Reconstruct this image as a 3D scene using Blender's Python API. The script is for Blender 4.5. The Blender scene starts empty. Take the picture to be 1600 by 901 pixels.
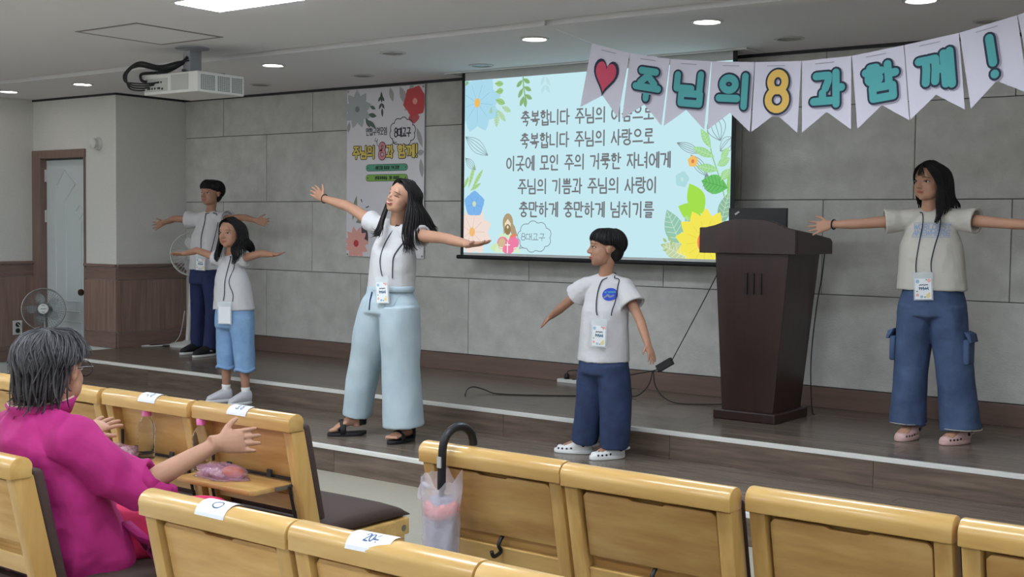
import bpy, bmesh, math, random
from mathutils import Vector, Matrix, Quaternion, noise as mnoise
from mathutils.bvhtree import BVHTree
random.seed(7)
scene = bpy.context.scene
COL = scene.collection
PI = math.pi
V = Vector

# ------------------------------------------------------------------ camera
cam_data = bpy.data.cameras.new('camera')
cam = bpy.data.objects.new('camera', cam_data)
COL.objects.link(cam)
cam_data.sensor_width = 36.0
cam_data.lens = 36.0 * 1932.65 / 1600.0
cam_data.clip_start = 0.05
yaw, pitch, roll = 0.64207, -0.049874, 0.011892
fw = V((-math.sin(yaw)*math.cos(pitch), math.cos(yaw)*math.cos(pitch), math.sin(pitch)))
rt = V((math.cos(yaw), math.sin(yaw), 0))
up = rt.cross(fw)
r2 = rt*math.cos(roll) + up*math.sin(roll)
u2 = -rt*math.sin(roll) + up*math.cos(roll)
m = Matrix((r2, u2, -fw)).transposed().to_4x4()
m.translation = V((0, 0, 1.5))
cam.matrix_world = m
scene.camera = cam

# ------------------------------------------------------------------ world, exposure
w = bpy.data.worlds.new('world'); scene.world = w; w.use_nodes = True
w.node_tree.nodes['Background'].inputs[0].default_value = (0.5, 0.52, 0.55, 1)
w.node_tree.nodes['Background'].inputs[1].default_value = 0.05
vs = scene.view_settings
vs.view_transform = 'Standard'; vs.look = 'None'; vs.exposure = 0.0; vs.gamma = 1.0; vs.use_curve_mapping = False
PANEL_POWER = 35.0      # emission of the ceiling light panels
DOWN_POWER = 20.0       # emission of the lit downlights
SCREEN_POWER = 0.97

# ------------------------------------------------------------------ materials
def lin(c):
    return tuple(((x/255.0)/12.92 if x <= 10 else (((x/255.0)+0.055)/1.055)**2.4) for x in c)
MATS = {}
def mat(name, rgb, rough=0.5, metal=0.0, spec=0.5, var=0.0, vscale=8.0, stretch=(1,1,1), bump=0.0, bscale=60.0,
        emit=0.0, trans=0.0, alpha=1.0, ior=1.45, rand=0.0, sheen=0.0, coat=0.0, rgb2=None, bdist=0.01, detail=4.0):
    mt = bpy.data.materials.new(name); mt.use_nodes = True
    nt = mt.node_tree; b = nt.nodes['Principled BSDF']
    c = lin(rgb)
    b.inputs['Base Color'].default_value = (*c, 1)
    b.inputs['Roughness'].default_value = rough
    b.inputs['Metallic'].default_value = metal
    b.inputs['Specular IOR Level'].default_value = spec
    b.inputs['IOR'].default_value = ior
    b.inputs['Transmission Weight'].default_value = trans
    b.inputs['Alpha'].default_value = alpha
    b.inputs['Sheen Weight'].default_value = sheen
    b.inputs['Coat Weight'].default_value = coat
    b.inputs['Coat Roughness'].default_value = 0.15
    if emit > 0:
        b.inputs['Emission Color'].default_value = (*c, 1)
        b.inputs['Emission Strength'].default_value = emit
    col_out = None
    if var > 0 or rgb2 or rand > 0 or bump > 0:
        tc = nt.nodes.new('ShaderNodeTexCoord'); mp = nt.nodes.new('ShaderNodeMapping')
        nt.links.new(tc.outputs['Object'], mp.inputs['Vector'])
        mp.inputs['Scale'].default_value = stretch
        if rand > 0:
            oi = nt.nodes.new('ShaderNodeObjectInfo'); mu = nt.nodes.new('ShaderNodeMath'); mu.operation = 'MULTIPLY'
            mu.inputs[1].default_value = 37.0
            nt.links.new(oi.outputs['Random'], mu.inputs[0]); nt.links.new(mu.outputs[0], mp.inputs['Location'])
    if var > 0 or rgb2:
        nz = nt.nodes.new('ShaderNodeTexNoise'); nz.inputs['Scale'].default_value = vscale
        nz.inputs['Detail'].default_value = detail; nz.inputs['Roughness'].default_value = 0.6
        nt.links.new(mp.outputs[0], nz.inputs['Vector'])
        rp = nt.nodes.new('ShaderNodeValToRGB')
        rp.color_ramp.elements[0].position = 0.3; rp.color_ramp.elements[1].position = 0.7
        if rgb2:
            c2 = lin(rgb2)
            rp.color_ramp.elements[0].color = (*c2, 1); rp.color_ramp.elements[1].color = (*c, 1)
        else:
            rp.color_ramp.elements[0].color = (*[x*(1-var) for x in c], 1)
            rp.color_ramp.elements[1].color = (*[min(1, x*(1+var)) for x in c], 1)
        nt.links.new(nz.outputs['Fac'], rp.inputs[0]); col_out = rp.outputs[0]
    if rand > 0:
        hs = nt.nodes.new('ShaderNodeHueSaturation')
        if col_out: nt.links.new(col_out, hs.inputs['Color'])
        else: hs.inputs['Color'].default_value = (*c, 1)
        mr = nt.nodes.new('ShaderNodeMapRange')
        mr.inputs['To Min'].default_value = 1-rand; mr.inputs['To Max'].default_value = 1+rand
        nt.links.new(oi.outputs['Random'], mr.inputs['Value']); nt.links.new(mr.outputs[0], hs.inputs['Value'])
        col_out = hs.outputs[0]
    if col_out: nt.links.new(col_out, b.inputs['Base Color'])
    if bump > 0:
        n2 = nt.nodes.new('ShaderNodeTexNoise'); n2.inputs['Scale'].default_value = bscale; n2.inputs['Detail'].default_value = 3
        nt.links.new(mp.outputs[0], n2.inputs['Vector'])
        bp = nt.nodes.new('ShaderNodeBump'); bp.inputs['Strength'].default_value = bump; bp.inputs['Distance'].default_value = bdist
        nt.links.new(n2.outputs['Fac'], bp.inputs['Height']); nt.links.new(bp.outputs[0], b.inputs['Normal'])
    MATS[name] = mt
    return mt
def glow(name, rgb, strength):
    mt = bpy.data.materials.new(name); mt.use_nodes = True
    nt = mt.node_tree; nt.nodes.remove(nt.nodes['Principled BSDF'])
    e = nt.nodes.new('ShaderNodeEmission'); e.inputs[0].default_value = (*lin(rgb), 1); e.inputs[1].default_value = strength
    nt.links.new(e.outputs[0], nt.nodes['Material Output'].inputs[0])
    MATS[name] = mt
    return mt
M = MATS
mat('ceiling_paint', (226,224,226), 0.9, bump=0.15, bscale=120)
mat('wall_paper', (218,217,213), 0.9, var=0.04, vscale=60, bump=0.25, bscale=150)
mat('stone', (196,195,191), 0.85, var=0.13, vscale=6, detail=12, bump=0.6, bscale=90, rand=0.035, bdist=0.006)
mat('joint', (98,96,92), 0.95)
mat('stage_wood', (112,100,90), 0.24, spec=0.5, var=0.28, vscale=6, stretch=(0.4,5,5), bump=0.08, bscale=40, rand=0.13, bdist=0.003)
mat('riser_wood', (96,82,72), 0.42, spec=0.4, var=0.42, vscale=5, stretch=(0.5,6,6), bump=0.08, bscale=40, rand=0.20, bdist=0.003)
mat('base_wood', (112,90,81), 0.45, var=0.15, vscale=6, stretch=(0.3,6,6), rand=0.03)
mat('wainscot', (142,116,104), 0.5, var=0.26, vscale=6, stretch=(5,5,0.3), rand=0.08)
mat('wainscot_rail', (130,106,97), 0.45, var=0.18, vscale=6, stretch=(0.6,0.6,5))
mat('nosing_metal', (214,212,208), 0.4)
mat('vinyl_floor', (166,160,146), 0.35, var=0.04, vscale=30)
mat('grey_floor', (120,124,122), 0.4, var=0.05, vscale=30)
mat('green_floor', (38,66,52), 0.4, var=0.05, vscale=30)
mat('door_white', (204,212,214), 0.5)
mat('door_frame', (132,108,99), 0.5, var=0.12, vscale=6, stretch=(5,5,0.4))
mat('bronze', (92,70,55), 0.35, metal=0.8)
mat('white_plastic', (215,215,213), 0.4)
mat('steel', (150,150,150), 0.35, metal=0.9)
mat('black_plastic', (22,22,25), 0.45)
mat('dark_plastic', (44,44,48), 0.5)
mat('chair_wood', (208,172,108), 0.30, spec=0.5, rgb2=(186,146,84), vscale=3.0, stretch=(1.0,7,7), rand=0.05, coat=0.25)
mat('chair_panel', (208,170,108), 0.36, rgb2=(172,128,72), vscale=2.6, stretch=(1.0,6,6), rand=0.06, coat=0.15)
mat('chair_post', (200,164,100), 0.34, rgb2=(174,134,76), vscale=3.0, stretch=(7,7,0.9), rand=0.05, coat=0.2)
mat('upholstery', (66,50,46), 0.75, bump=0.2, bscale=300, var=0.06, vscale=40)
mat('paper', (222,226,235), 0.8)
mat('ink', (70,90,130), 0.8)
mat('podium_wood', (50,30,28), 0.38, var=0.25, vscale=4, stretch=(5,5,0.5), coat=0.15)
mat('podium_dark', (30,18,16), 0.5)
glow('panel_light', (236,246,255), PANEL_POWER)
glow('down_light', (255,250,242), DOWN_POWER)

# ------------------------------------------------------------------ mesh helpers
class MB:
    def __init__(s): s.v = []; s.f = []
    def add(s, vs, fs):
        o = len(s.v); s.v += [V(p) for p in vs]; s.f += [tuple(i+o for i in f) for f in fs]; return s
    def box(s, x0, x1, y0, y1, z0, z1, mtx=None):
        p = [V((x,y,z)) for z in (z0,z1) for y in (y0,y1) for x in (x0,x1)]
        if mtx: p = [mtx @ q for q in p]
        return s.add(p, [(0,2,3,1),(4,5,7,6),(0,1,5,4),(2,6,7,3),(0,4,6,2),(1,3,7,5)])
    def prism(s, pts, fn, d0, d1):
        n = len(pts)
        vs = [fn(p[0], p[1], d0) for p in pts] + [fn(p[0], p[1], d1) for p in pts]
        fs = [tuple(range(n-1,-1,-1)), tuple(range(n,2*n))] + [(i,(i+1)%n,(i+1)%n+n,i+n) for i in range(n)]
        return s.add(vs, fs)
    def flat(s, pts, fn, d):
        return s.add([fn(p[0], p[1], d) for p in pts], [tuple(range(len(pts)))])
    def loft(s, rings, cap=True, closed=False):
        n = len(rings[0]); vs = [p for r in rings for p in r]; fs = []
        m_ = len(rings)
        for k in range(m_ if closed else m_-1):
            a = k*n; b = ((k+1) % m_)*n
            for i in range(n):
                j = (i+1) % n; fs.append((a+i, a+j, b+j, b+i))
        if cap and not closed:
            fs.append(tuple(range(n-1,-1,-1))); fs.append(tuple(range((m_-1)*n, m_*n)))
        return s.add(vs, fs)
    def tube(s, path, r, n=8, cap=True, closed=False, flatten=1.0, ref=None):
        path = [V(p) for p in path]; k = len(path)
        rs = r if isinstance(r, (list,tuple)) else [r]*k
        rings = []; nrm = None
        for i, p in enumerate(path):
            if closed: t = path[(i+1) % k] - path[i-1]
            else: t = (path[min(i+1,k-1)] - path[max(i-1,0)])
            if t.length < 1e-9: t = V((0,0,1))
            t.normalize()
            if nrm is None:
                a = V(ref) if ref else (V((0,0,1)) if abs(t.z) < 0.9 else V((1,0,0)))
                nrm = (a - t*a.dot(t)).normalized()
            else:
                nrm = (nrm - t*nrm.dot(t))
                if nrm.length < 1e-6: nrm = t.orthogonal()
                nrm.normalize()
            bn = t.cross(nrm); rr = rs[i]
            ra, rb = rr if isinstance(rr, (list,tuple)) else (rr*flatten, rr)
            rings.append([p + nrm*(ra*math.cos(2*PI*j/n)) + bn*(rb*math.sin(2*PI*j/n)) for j in range(n)])
        return s.loft(rings, cap, closed)
    def lathe(s, prof, c=(0,0,0), n=24, ax=((1,0,0),(0,1,0),(0,0,1)), cap=True):
        c = V(c); X, Y, Z = [V(a) for a in ax]
        rings = [[c + X*(r*math.cos(2*PI*j/n)) + Y*(r*math.sin(2*PI*j/n)) + Z*z for j in range(n)] for r, z in prof]
        return s.loft(rings, cap)
    def ell(s, c, r, ax=((1,0,0),(0,1,0),(0,0,1)), n=16, m_=10):
        prof = [(math.sin(PI*k/m_), -math.cos(PI*k/m_)) for k in range(m_+1)]
        c = V(c); X, Y, Z = [V(a) for a in ax]
        prof[0] = (0.02, -1); prof[-1] = (0.02, 1)
        rings = [[c + X*(r[0]*q*math.cos(2*PI*j/n)) + Y*(r[1]*q*math.sin(2*PI*j/n)) + Z*(r[2]*z) for j in range(n)] for q, z in prof]
        return s.loft(rings)
    def build(s, name, material, parent=None, bevel=0.0, smooth=False, seg=2, org=None):
        me = bpy.data.meshes.new(name)
        o_ = org if org is not None else (ORG.get(parent.name, V((0,0,0))) if parent else V((0,0,0)))
        me.from_pydata([p - V(o_) for p in s.v], [], s.f)
        bm = bmesh.new(); bm.from_mesh(me)
        if bevel > 0:
            ed = [e for e in bm.edges if len(e.link_faces) == 2 and e.calc_face_angle(0) > 0.6]
            bmesh.ops.bevel(bm, geom=ed, offset=bevel, segments=seg, profile=0.5, affect='EDGES', clamp_overlap=True)
        bmesh.ops.recalc_face_normals(bm, faces=bm.faces)
        bm.to_mesh(me); bm.free()
        if smooth:
            me.polygons.foreach_set('use_smooth', [True]*len(me.polygons))
            if bevel > 0 or smooth == 'auto':
                me.set_sharp_from_angle(angle=0.7)
        if isinstance(material, str): material = MATS[material]
        me.materials.append(material)
        o = bpy.data.objects.new(name, me); COL.objects.link(o)
        if parent:
            o.parent = parent
            ORG[o.name] = ORG.get(parent.name, V((0,0,0)))
        else:
            o.location = V(o_); ORG[o.name] = V(o_)
        return o
ORG = {}
def tag(o, label=None, cat=None, group=None, kind=None):
    if label: o['label'] = label
    if cat: o['category'] = cat
    if group: o['group'] = group
    if kind: o['kind'] = kind
    return o
def thing(name, label, cat, loc, group=None):
    o = bpy.data.objects.new(name, None); COL.objects.link(o); o.empty_display_size = 0.1
    o.location = loc; ORG[o.name] = V(loc)
    return tag(o, label, cat, group)
def struct(o):
    o['kind'] = 'structure'; return o
def shared(name, me, parent, loc, material=None):
    o = bpy.data.objects.new(name, me); COL.objects.link(o); o.parent = parent; o.location = loc
    ORG[o.name] = V((0,0,0))
    return o
def copy_tree(o, parent=None):
    c = o.copy(); COL.objects.link(c); c.parent = parent
    if parent is None: ORG[c.name] = V(c.location)
    for ch in list(o.children): copy_tree(ch, c)
    return c
def smoothpath(pts, k=6):
    pts = [V(p) for p in pts]; out = []
    n = len(pts)
    for i in range(n-1):
        p0 = pts[max(i-1,0)]; p1 = pts[i]; p2 = pts[i+1]; p3 = pts[min(i+2,n-1)]
        for j in range(k):
            t = j/k
            out.append(0.5*((2*p1) + (p2-p0)*t + (2*p0-5*p1+4*p2-p3)*t*t + (3*p1-p0-3*p2+p3)*t*t*t))
    out.append(pts[-1]); return out

# ------------------------------------------------------------------ stroke lettering (Hangul, digits, marks)
CHO = 'ㄱㄲㄴㄷㄸㄹㅁㅂㅃㅅㅆㅇㅈㅉㅊㅋㅌㅍㅎ'
JUNG = 'ㅏㅐㅑㅒㅓㅔㅕㅖㅗㅘㅙㅚㅛㅜㅝㅞㅟㅠㅡㅢㅣ'
JONG = [''] + list('ㄱㄲㄳㄴㄵㄶㄷㄹㄺㄻㄼㄽㄾㄿㅀㅁㅂㅄㅅㅆㅇㅈㅊㅋㅌㅍㅎ')
def circ(cx, cy, rx, ry, n=18):
    return [(cx+rx*math.cos(2*PI*i/n), cy+ry*math.sin(2*PI*i/n)) for i in range(n+1)]
def arc(cx, cy, rx, ry, a0, a1, n=10):
    return [(cx+rx*math.cos(a0+(a1-a0)*i/n), cy+ry*math.sin(a0+(a1-a0)*i/n)) for i in range(n+1)]
CONS = {
 'ㄱ': [[(0,1),(0.95,1),(0.92,0.55),(0.7,0)]], 'ㄴ': [[(0,1),(0,0),(1,0)]], 'ㄷ': [[(1,1),(0,1),(0,0),(1,0)]],
 'ㄹ': [[(0,1),(1,1),(1,.5),(0,.5),(0,0),(1,0)]], 'ㅁ': [[(0,1),(1,1),(1,0),(0,0),(0,1)]],
 'ㅂ': [[(0,1),(0,0),(1,0),(1,1)],[(0,.5),(1,.5)]], 'ㅅ': [[(.5,1),(.45,.6),(0,0)],[(.5,.62),(1,0)]],
 'ㅇ': [circ(.5,.5,.5,.5)], 'ㅈ': [[(0,1),(1,1)],[(.5,1),(.45,.6),(0,0)],[(.52,.58),(1,0)]],
 'ㅊ': [[(.35,1.05),(.65,1.05)],[(0,.78),(1,.78)],[(.5,.78),(.45,.5),(0,0)],[(.52,.48),(1,0)]],
 'ㅋ': [[(0,1),(.95,1),(.8,0)],[(0,.55),(.9,.55)]], 'ㅌ': [[(1,1),(0,1),(0,0),(1,0)],[(0,.5),(1,.5)]],
 'ㅍ': [[(0,1),(1,1)],[(0,0),(1,0)],[(.3,1),(.3,0)],[(.7,1),(.7,0)]],
 'ㅎ': [[(.3,1.02),(.7,1.02)],[(0,.76),(1,.76)],circ(.5,.28,.36,.28)],
}
for dbl, sg in (('ㄲ','ㄱ'),('ㄸ','ㄷ'),('ㅃ','ㅂ'),('ㅆ','ㅅ'),('ㅉ','ㅈ')):
    CONS[dbl] = [[(x*.44, y) for x, y in st] for st in CONS[sg]] + [[(.56+x*.44, y) for x, y in st] for st in CONS[sg]]
VERT = {
 'ㅏ': [[(.25,1),(.25,0)],[(.25,.52),(1,.52)]], 'ㅐ': [[(.1,.96),(.1,.04)],[(.8,1),(.8,0)],[(.1,.52),(.8,.52)]],
 'ㅑ': [[(.25,1),(.25,0)],[(.25,.65),(1,.65)],[(.25,.38),(1,.38)]], 'ㅓ': [[(.8,1),(.8,0)],[(0,.52),(.8,.52)]],
 'ㅔ': [[(.45,.96),(.45,.04)],[(.95,1),(.95,0)],[(-.1,.52),(.45,.52)]], 'ㅕ': [[(.8,1),(.8,0)],[(0,.66),(.8,.66)],[(0,.38),(.8,.38)]],
 'ㅖ': [[(.45,.96),(.45,.04)],[(.95,1),(.95,0)],[(-.1,.66),(.45,.66)],[(-.1,.38),(.45,.38)]], 'ㅣ': [[(.6,1),(.6,0)]],
}
HORZ = {
 'ㅗ': [[(0,0),(1,0)],[(.5,0),(.5,1)]], 'ㅛ': [[(0,0),(1,0)],[(.32,0),(.32,1)],[(.68,0),(.68,1)]],
 'ㅜ': [[(0,1),(1,1)],[(.5,1),(.5,0)]], 'ㅠ': [[(0,1),(1,1)],[(.32,1),(.32,0)],[(.68,1),(.68,0)]], 'ㅡ': [[(0,.5),(1,.5)]],
}
MIXED = {'ㅘ':('ㅗ','ㅏ'),'ㅙ':('ㅗ','ㅐ'),'ㅚ':('ㅗ','ㅣ'),'ㅝ':('ㅜ','ㅓ'),'ㅞ':('ㅜ','ㅔ'),'ㅟ':('ㅜ','ㅣ'),'ㅢ':('ㅡ','ㅣ')}
OTHER = {
 '8': ([circ(.5,.76,.27,.24), circ(.5,.27,.33,.27)], 0.72),
 '!': ([[(.5,1),(.5,.34)],[(.5,.03),(.5,.02)]], 0.4),
 '0': ([circ(.5,.5,.3,.48)], .7), '1': ([[(.3,.8),(.5,1),(.5,0)]], .55), '2': ([arc(.5,.72,.3,.28,PI,-.6)+[(.2,0),(.82,0)]], .7),
 '3': ([arc(.48,.75,.27,.25,2.6,-1.4)+arc(.48,.26,.32,.27,1.5,-2.7)], .7), '6': ([[(.72,.95),(.35,.6)]+arc(.5,.3,.3,.3,2.6,-3.6,16)], .7),
 '5': ([[(.78,1),(.28,1),(.25,.6)]+arc(.48,.32,.3,.32,2.0,-2.6)], .7), '9': ([circ(.5,.7,.28,.28),[(.78,.7),(.7,0)]], .7),
 '4': ([[(.65,0),(.65,1),(.15,.3),(.9,.3)]], .7), ':': ([[(.5,.7),(.5,.69)],[(.5,.25),(.5,.24)]], .35), '.': ([[(.5,.02),(.5,.01)]], .35),
 '(': ([arc(.75,.5,.35,.55,2.2,4.08)], .4), ')': ([arc(.15,.5,.35,.55,-.94,.94)], .4), '/': ([[(.1,0),(.8,1)]], .6),
 'W': ([[(0,1),(.25,0),(.5,.8),(.75,0),(1,1)]], 1.0), 'H': ([[(.1,1),(.1,0)],[(.8,1),(.8,0)],[(.1,.5),(.8,.5)]], .85),
 'E': ([[(.8,1),(.15,1),(.15,0),(.8,0)],[(.15,.5),(.7,.5)]], .8), 'R': ([[(.15,0),(.15,1),(.6,1),(.75,.85),(.75,.65),(.6,.5),(.15,.5)],[(.5,.5),(.8,0)]], .85),
 'A': ([[(.05,0),(.45,1),(.85,0)],[(.2,.35),(.7,.35)]], .85), 'L': ([[(.15,1),(.15,0),(.75,0)]], .75), 'S': ([arc(.45,.75,.3,.25,.5,4.4)+arc(.45,.25,.3,.25,1.4,-2.6)], .8),
 'T': ([[(0,1),(.8,1)],[(.4,1),(.4,0)]], .75), 'O': ([circ(.45,.5,.38,.5)], .85), 'N': ([[(.1,0),(.1,1),(.8,0),(.8,1)]], .85), 'I': ([[(.3,0),(.3,1)]], .45),
 'D': ([[(.12,0),(.12,1),(.5,1),(.8,.75),(.8,.25),(.5,0),(.12,0)]], .85), 'M': ([[(.05,0),(.1,1),(.5,.3),(.9,1),(.95,0)]], 1.0),
}
def box_st(strokes, x0, y0, x1, y1):
    return [[(x0+(x1-x0)*x, y0+(y1-y0)*y) for x, y in st] for st in strokes]
def glyph(ch):
    """strokes of one character in a cell about 1 high; returns strokes and advance"""
    if ch == ' ': return [], 0.42
    if ch in OTHER: return OTHER[ch]
    k = ord(ch) - 0xAC00
    c = CHO[k//588]; j = JUNG[(k % 588)//28]; t = JONG[k % 28]
    out = []
    if j in VERT:
        wide = j in 'ㅐㅔㅖ'
        vx = 0.62 if wide else 0.68
        y0 = 0.40 if t else 0.0
        if t: out += box_st(CONS[c], .04, .50, .54, .95)
        else: out += box_st(CONS[c], .04, .18, .54, .86)
        out += box_st(VERT[j], vx, y0, .98 if j in 'ㅏㅐㅑㅔ' else .92, 1.0)
        if t: out += box_st(CONS[t], .22, .0, .86, .33)
    elif j in HORZ:
        if t:
            out += box_st(CONS[c], .2, .66, .8, .97)
            out += box_st(HORZ[j], .03, .40, .97, .55)
            out += box_st(CONS[t], .24, .0, .78, .29)
        else:
            up_ = j in 'ㅗㅛ'
            out += box_st(CONS[c], .2, .52, .8, .95)
            out += box_st(HORZ[j], .03, .08 if up_ else .0, .97, .38)
    else:
        h, v_ = MIXED[j]
        out += box_st(CONS[c], .1, .52 if not t else .62, .56, .93)
        out += box_st(HORZ[h], .0, .12 if not t else .42, .64, .38 if not t else .56)
        out += box_st(VERT[v_], .74, .0 if not t else .38, 1.0, 1.0)
        if t: out += box_st(CONS[t], .24, .0, .86, .3)
    return out, 1.0
def text_strokes(txt, gap=0.10):
    x = 0.0; out = []
    for ch in txt:
        st, adv = glyph(ch)
        off = 0 if adv >= .99 or ch == ' ' else -(1-adv)/2 if ch in '8!:.(' else 0
        out += [[(px+x+off, py) for px, py in s_] for s_ in st]
        x += adv + gap
    return out, x - gap
def stroke_mesh(mb, strokes, width, fn, d, n=6, dd=2e-5):
    """rounded flat strokes; fn(u, v, depth) -> 3D"""
    k = 0; r = width/2
    for st in strokes:
        for i in range(len(st)-1):
            a, b = V((*st[i],0)), V((*st[i+1],0)); t = b - a
            t = t.normalized() if t.length > 1e-9 else V((1,0,0))
            ang = math.atan2(t.y, t.x)
            pts = [(b.x+r*math.cos(ang-PI/2+PI*q/n), b.y+r*math.sin(ang-PI/2+PI*q/n)) for q in range(n+1)]
            pts += [(a.x+r*math.cos(ang+PI/2+PI*q/n), a.y+r*math.sin(ang+PI/2+PI*q/n)) for q in range(n+1)]
            mb.flat(pts, fn, d + k*dd); k = (k+1) % 12
    return mb
def fit_text(txt, x0, x1, zc, h, gap=0.10):
    """strokes scaled to run from x0 to x1, centred on height zc with glyph height h"""
    st, wd = text_strokes(txt, gap)
    sx = (x1-x0)/wd
    return [[(x0+px*sx, zc-h/2+py*h) for px, py in s_] for s_ in st]
# ================================================================== THE ROOM
YW, YD, XC, XA = 7.85, 7.05, -9.90, -11.25      # stone wall, door wall, return wall, left wall
S1, S2, Y0, Y1 = 0.158, 0.317, 5.318, 6.30       # step heights and their front edges
CZ, CZB, YS = 2.725, 2.70, 6.08                  # audience ceiling, stage ceiling, their joint
XR, YB = 3.2, -4.8

fl = struct(MB().box(XA-.2, XR, YB, Y0+.3, -.1, 0).build('floor', 'vinyl_floor'))
struct(MB().box(-3.52, -2.9, 4.62, 5.0, 0.0, .0025).build('trim_1', 'grey_floor'))
struct(MB().box(-3.28, -2.9, 4.5, 4.78, .0025, .005).build('trim_2', 'green_floor'))
# stage: two platforms, each faced with separate boards
def plank_rows(parent, x0, x1, y0, y1, z, width, length, seed, material='stage_wood', t=.012):
    rnd = random.Random(seed); cache = {}
    n = max(1, round((y1-y0)/width)); wd = (y1-y0)/n
    for r in range(n):
        x = x0 - rnd.random()*length
        while x < x1:
            a, b = max(x, x0), min(x+length, x1)
            if b - a > .05:
                key = round(b-a, 3)
                if key not in cache:
                    o = MB().box(0, b-a-.0022, 0, wd-.0022, 0, t).build('plank', material, None, bevel=.0012, seg=1)
                    cache[key] = o.data
                    COL.objects.unlink(o); bpy.data.objects.remove(o)
                shared('plank', cache[key], parent, V((a, y0+r*wd, z-t)))
            x += length
def riser_rows(parent, x0, x1, y, z0, z1, rows, length, seed, t=.010):
    rnd = random.Random(seed); cache = {}
    h = (z1-z0)/rows
    for r in range(rows):
        x = x0 - rnd.random()*length
        while x < x1:
            a, b = max(x, x0), min(x+length, x1)
            if b - a > .05:
                key = round(b-a, 3)
                if key not in cache:
                    o = MB().box(0, b-a-.002, 0, t, 0, h-.002).build('riser_board', 'riser_wood', None, bevel=.0012, seg=1)
                    cache[key] = o.data
                    COL.objects.unlink(o); bpy.data.objects.remove(o)
                shared('riser_board', cache[key], parent, V((a, y, z0+r*h)))
            x += length
st1 = struct(MB().box(XC, XR, Y0+.01, Y1+.2, 0, S1-.012).build('stage_step', 'joint'))
plank_rows(st1, XC, XR, Y0+.012, Y1+.01, S1, .165, 1.22, 3)
riser_rows(st1, XC, XR, Y0, 0.0, S1-.004, 1, 1.22, 4)
MB().box(XC, XR, Y0-.004, Y0+.028, S1-.022, S1+.003).build('nosing', 'nosing_metal', st1, bevel=.003)
st2 = struct(MB().box(XC, XR, Y1+.01, YW+.02, 0, S2-.012).build('stage_floor', 'joint'))
plank_rows(st2, XC, XR, Y1+.012, YW, S2, .155, 1.22, 5)
riser_rows(st2, XC, XR, Y1, S1, S2-.004, 1, 1.22, 6)
MB().box(XC, XR, Y1-.004, Y1+.028, S2-.022, S2+.003).build('nosing', 'nosing_metal', st2, bevel=.003)

# stone wall behind the stage: slabs with open joints
wb = struct(MB().box(XC-.1, XR, YW+.012, YW+.15, 0, CZB+.1).build('wall_back', 'joint'))
zs = [.455, 1.074, 1.704, 2.326, CZB]
cache = {}
for r in range(4):
    off = -8.73 if r % 2 == 0 else -8.125
    ks = [off + 1.2085*k for k in range(-2, 11)]
    xs = [XC] + [x for x in ks if XC+.05 < x < XR-.05] + [XR]
    for a, b in zip(xs[:-1], xs[1:]):
        key = (round(b-a, 2), r)
        if key not in cache:
            o = MB().box(.0028, b-a-.0028, 0, .014, .0028, zs[r+1]-zs[r]-.0028).build('stone_slab', 'stone', None, bevel=.002, seg=1)
            cache[key] = o.data; COL.objects.unlink(o); bpy.data.objects.remove(o)
        shared('stone_slab', cache[key], wb, V((a, YW, zs[r])))
struct(MB().box(XC, XR, YW-.022, YW+.012, S2, .452).build('baseboard_back', 'base_wood', bevel=.003))
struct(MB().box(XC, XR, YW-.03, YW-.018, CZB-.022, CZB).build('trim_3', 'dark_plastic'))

# papered walls of the side alcove with wooden wainscot
def wainscot(parent, fn, u0, u1, z0, step=.42):
    """fn(u, z, depth) places a panel on the wall; depth points into the room"""
    MB().prism([(u0,1.075),(u1,1.075),(u1,1.103),(u0,1.103)], fn, 0, .03).build('cap_rail', 'wainscot_rail', parent, bevel=.004)
    MB().prism([(u0,.958),(u1,.958),(u1,1.068),(u0,1.068)], fn, 0, .018).build('frieze_board', 'wainscot_rail', parent, bevel=.002)
    n = max(1, round(abs(u1-u0)/step)); w_ = (u1-u0)/n
    for k in range(n):
        a, b = u0+k*w_, u0+(k+1)*w_
        MB().prism([(a+.001,z0+.15),(b-.001,z0+.15),(b-.001,.952),(a+.001,.952)], fn, 0, .014).build('wainscot_panel', 'wainscot', parent, bevel=.0015)
    MB().prism([(u0,z0),(u1,z0),(u1,z0+.145),(u0,z0+.145)], fn, 0, .022).build('skirting', 'wainscot_rail', parent, bevel=.003)
wr = struct(MB().box(XC-.12, XC, YD, YW+.1, 0, CZB+.1).build('wall_return', 'wall_paper'))
wainscot(wr, lambda u, z, d: V((XC+d, u, z)), YD+.0, YW, S2)
wd_ = struct(MB().box(XA-.1, -11.262, YD, YD+.12, 0, CZB+.1).box(-10.385, XC-.12, YD, YD+.12, 0, CZB+.1).box(-11.262, -10.385, YD, YD+.12, 2.195, CZB+.1).build('wall_door', 'wall_paper'))
wainscot(wd_, lambda u, z, d: V((u, YD-d, z)), -10.385, XC+.012, S2)
wl = struct(MB().box(XA-.14, XA, YB, YD, 0, CZ+.1).build('wall_left', 'wall_paper'))
wainscot(wl, lambda u, z, d: V((XA+d, u, z)), 5.0, YD, 0.12)
struct(MB().box(XA-.14, XR+.1, YB-.12, YB, 0, CZ+.1).build('wall_rear', 'wall_paper'))
struct(MB().box(XR, XR+.12, YB, YW+.1, 0, CZ+.1).build('wall_right', 'wall_paper'))
# trim lines where walls meet the ceiling
struct(MB().box(XA, XC, YD-.012, YD, CZB-.02, CZB).box(XC, XC+.012, YD-.012, YW, CZB-.02, CZB).build('trim_4', 'dark_plastic'))

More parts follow.
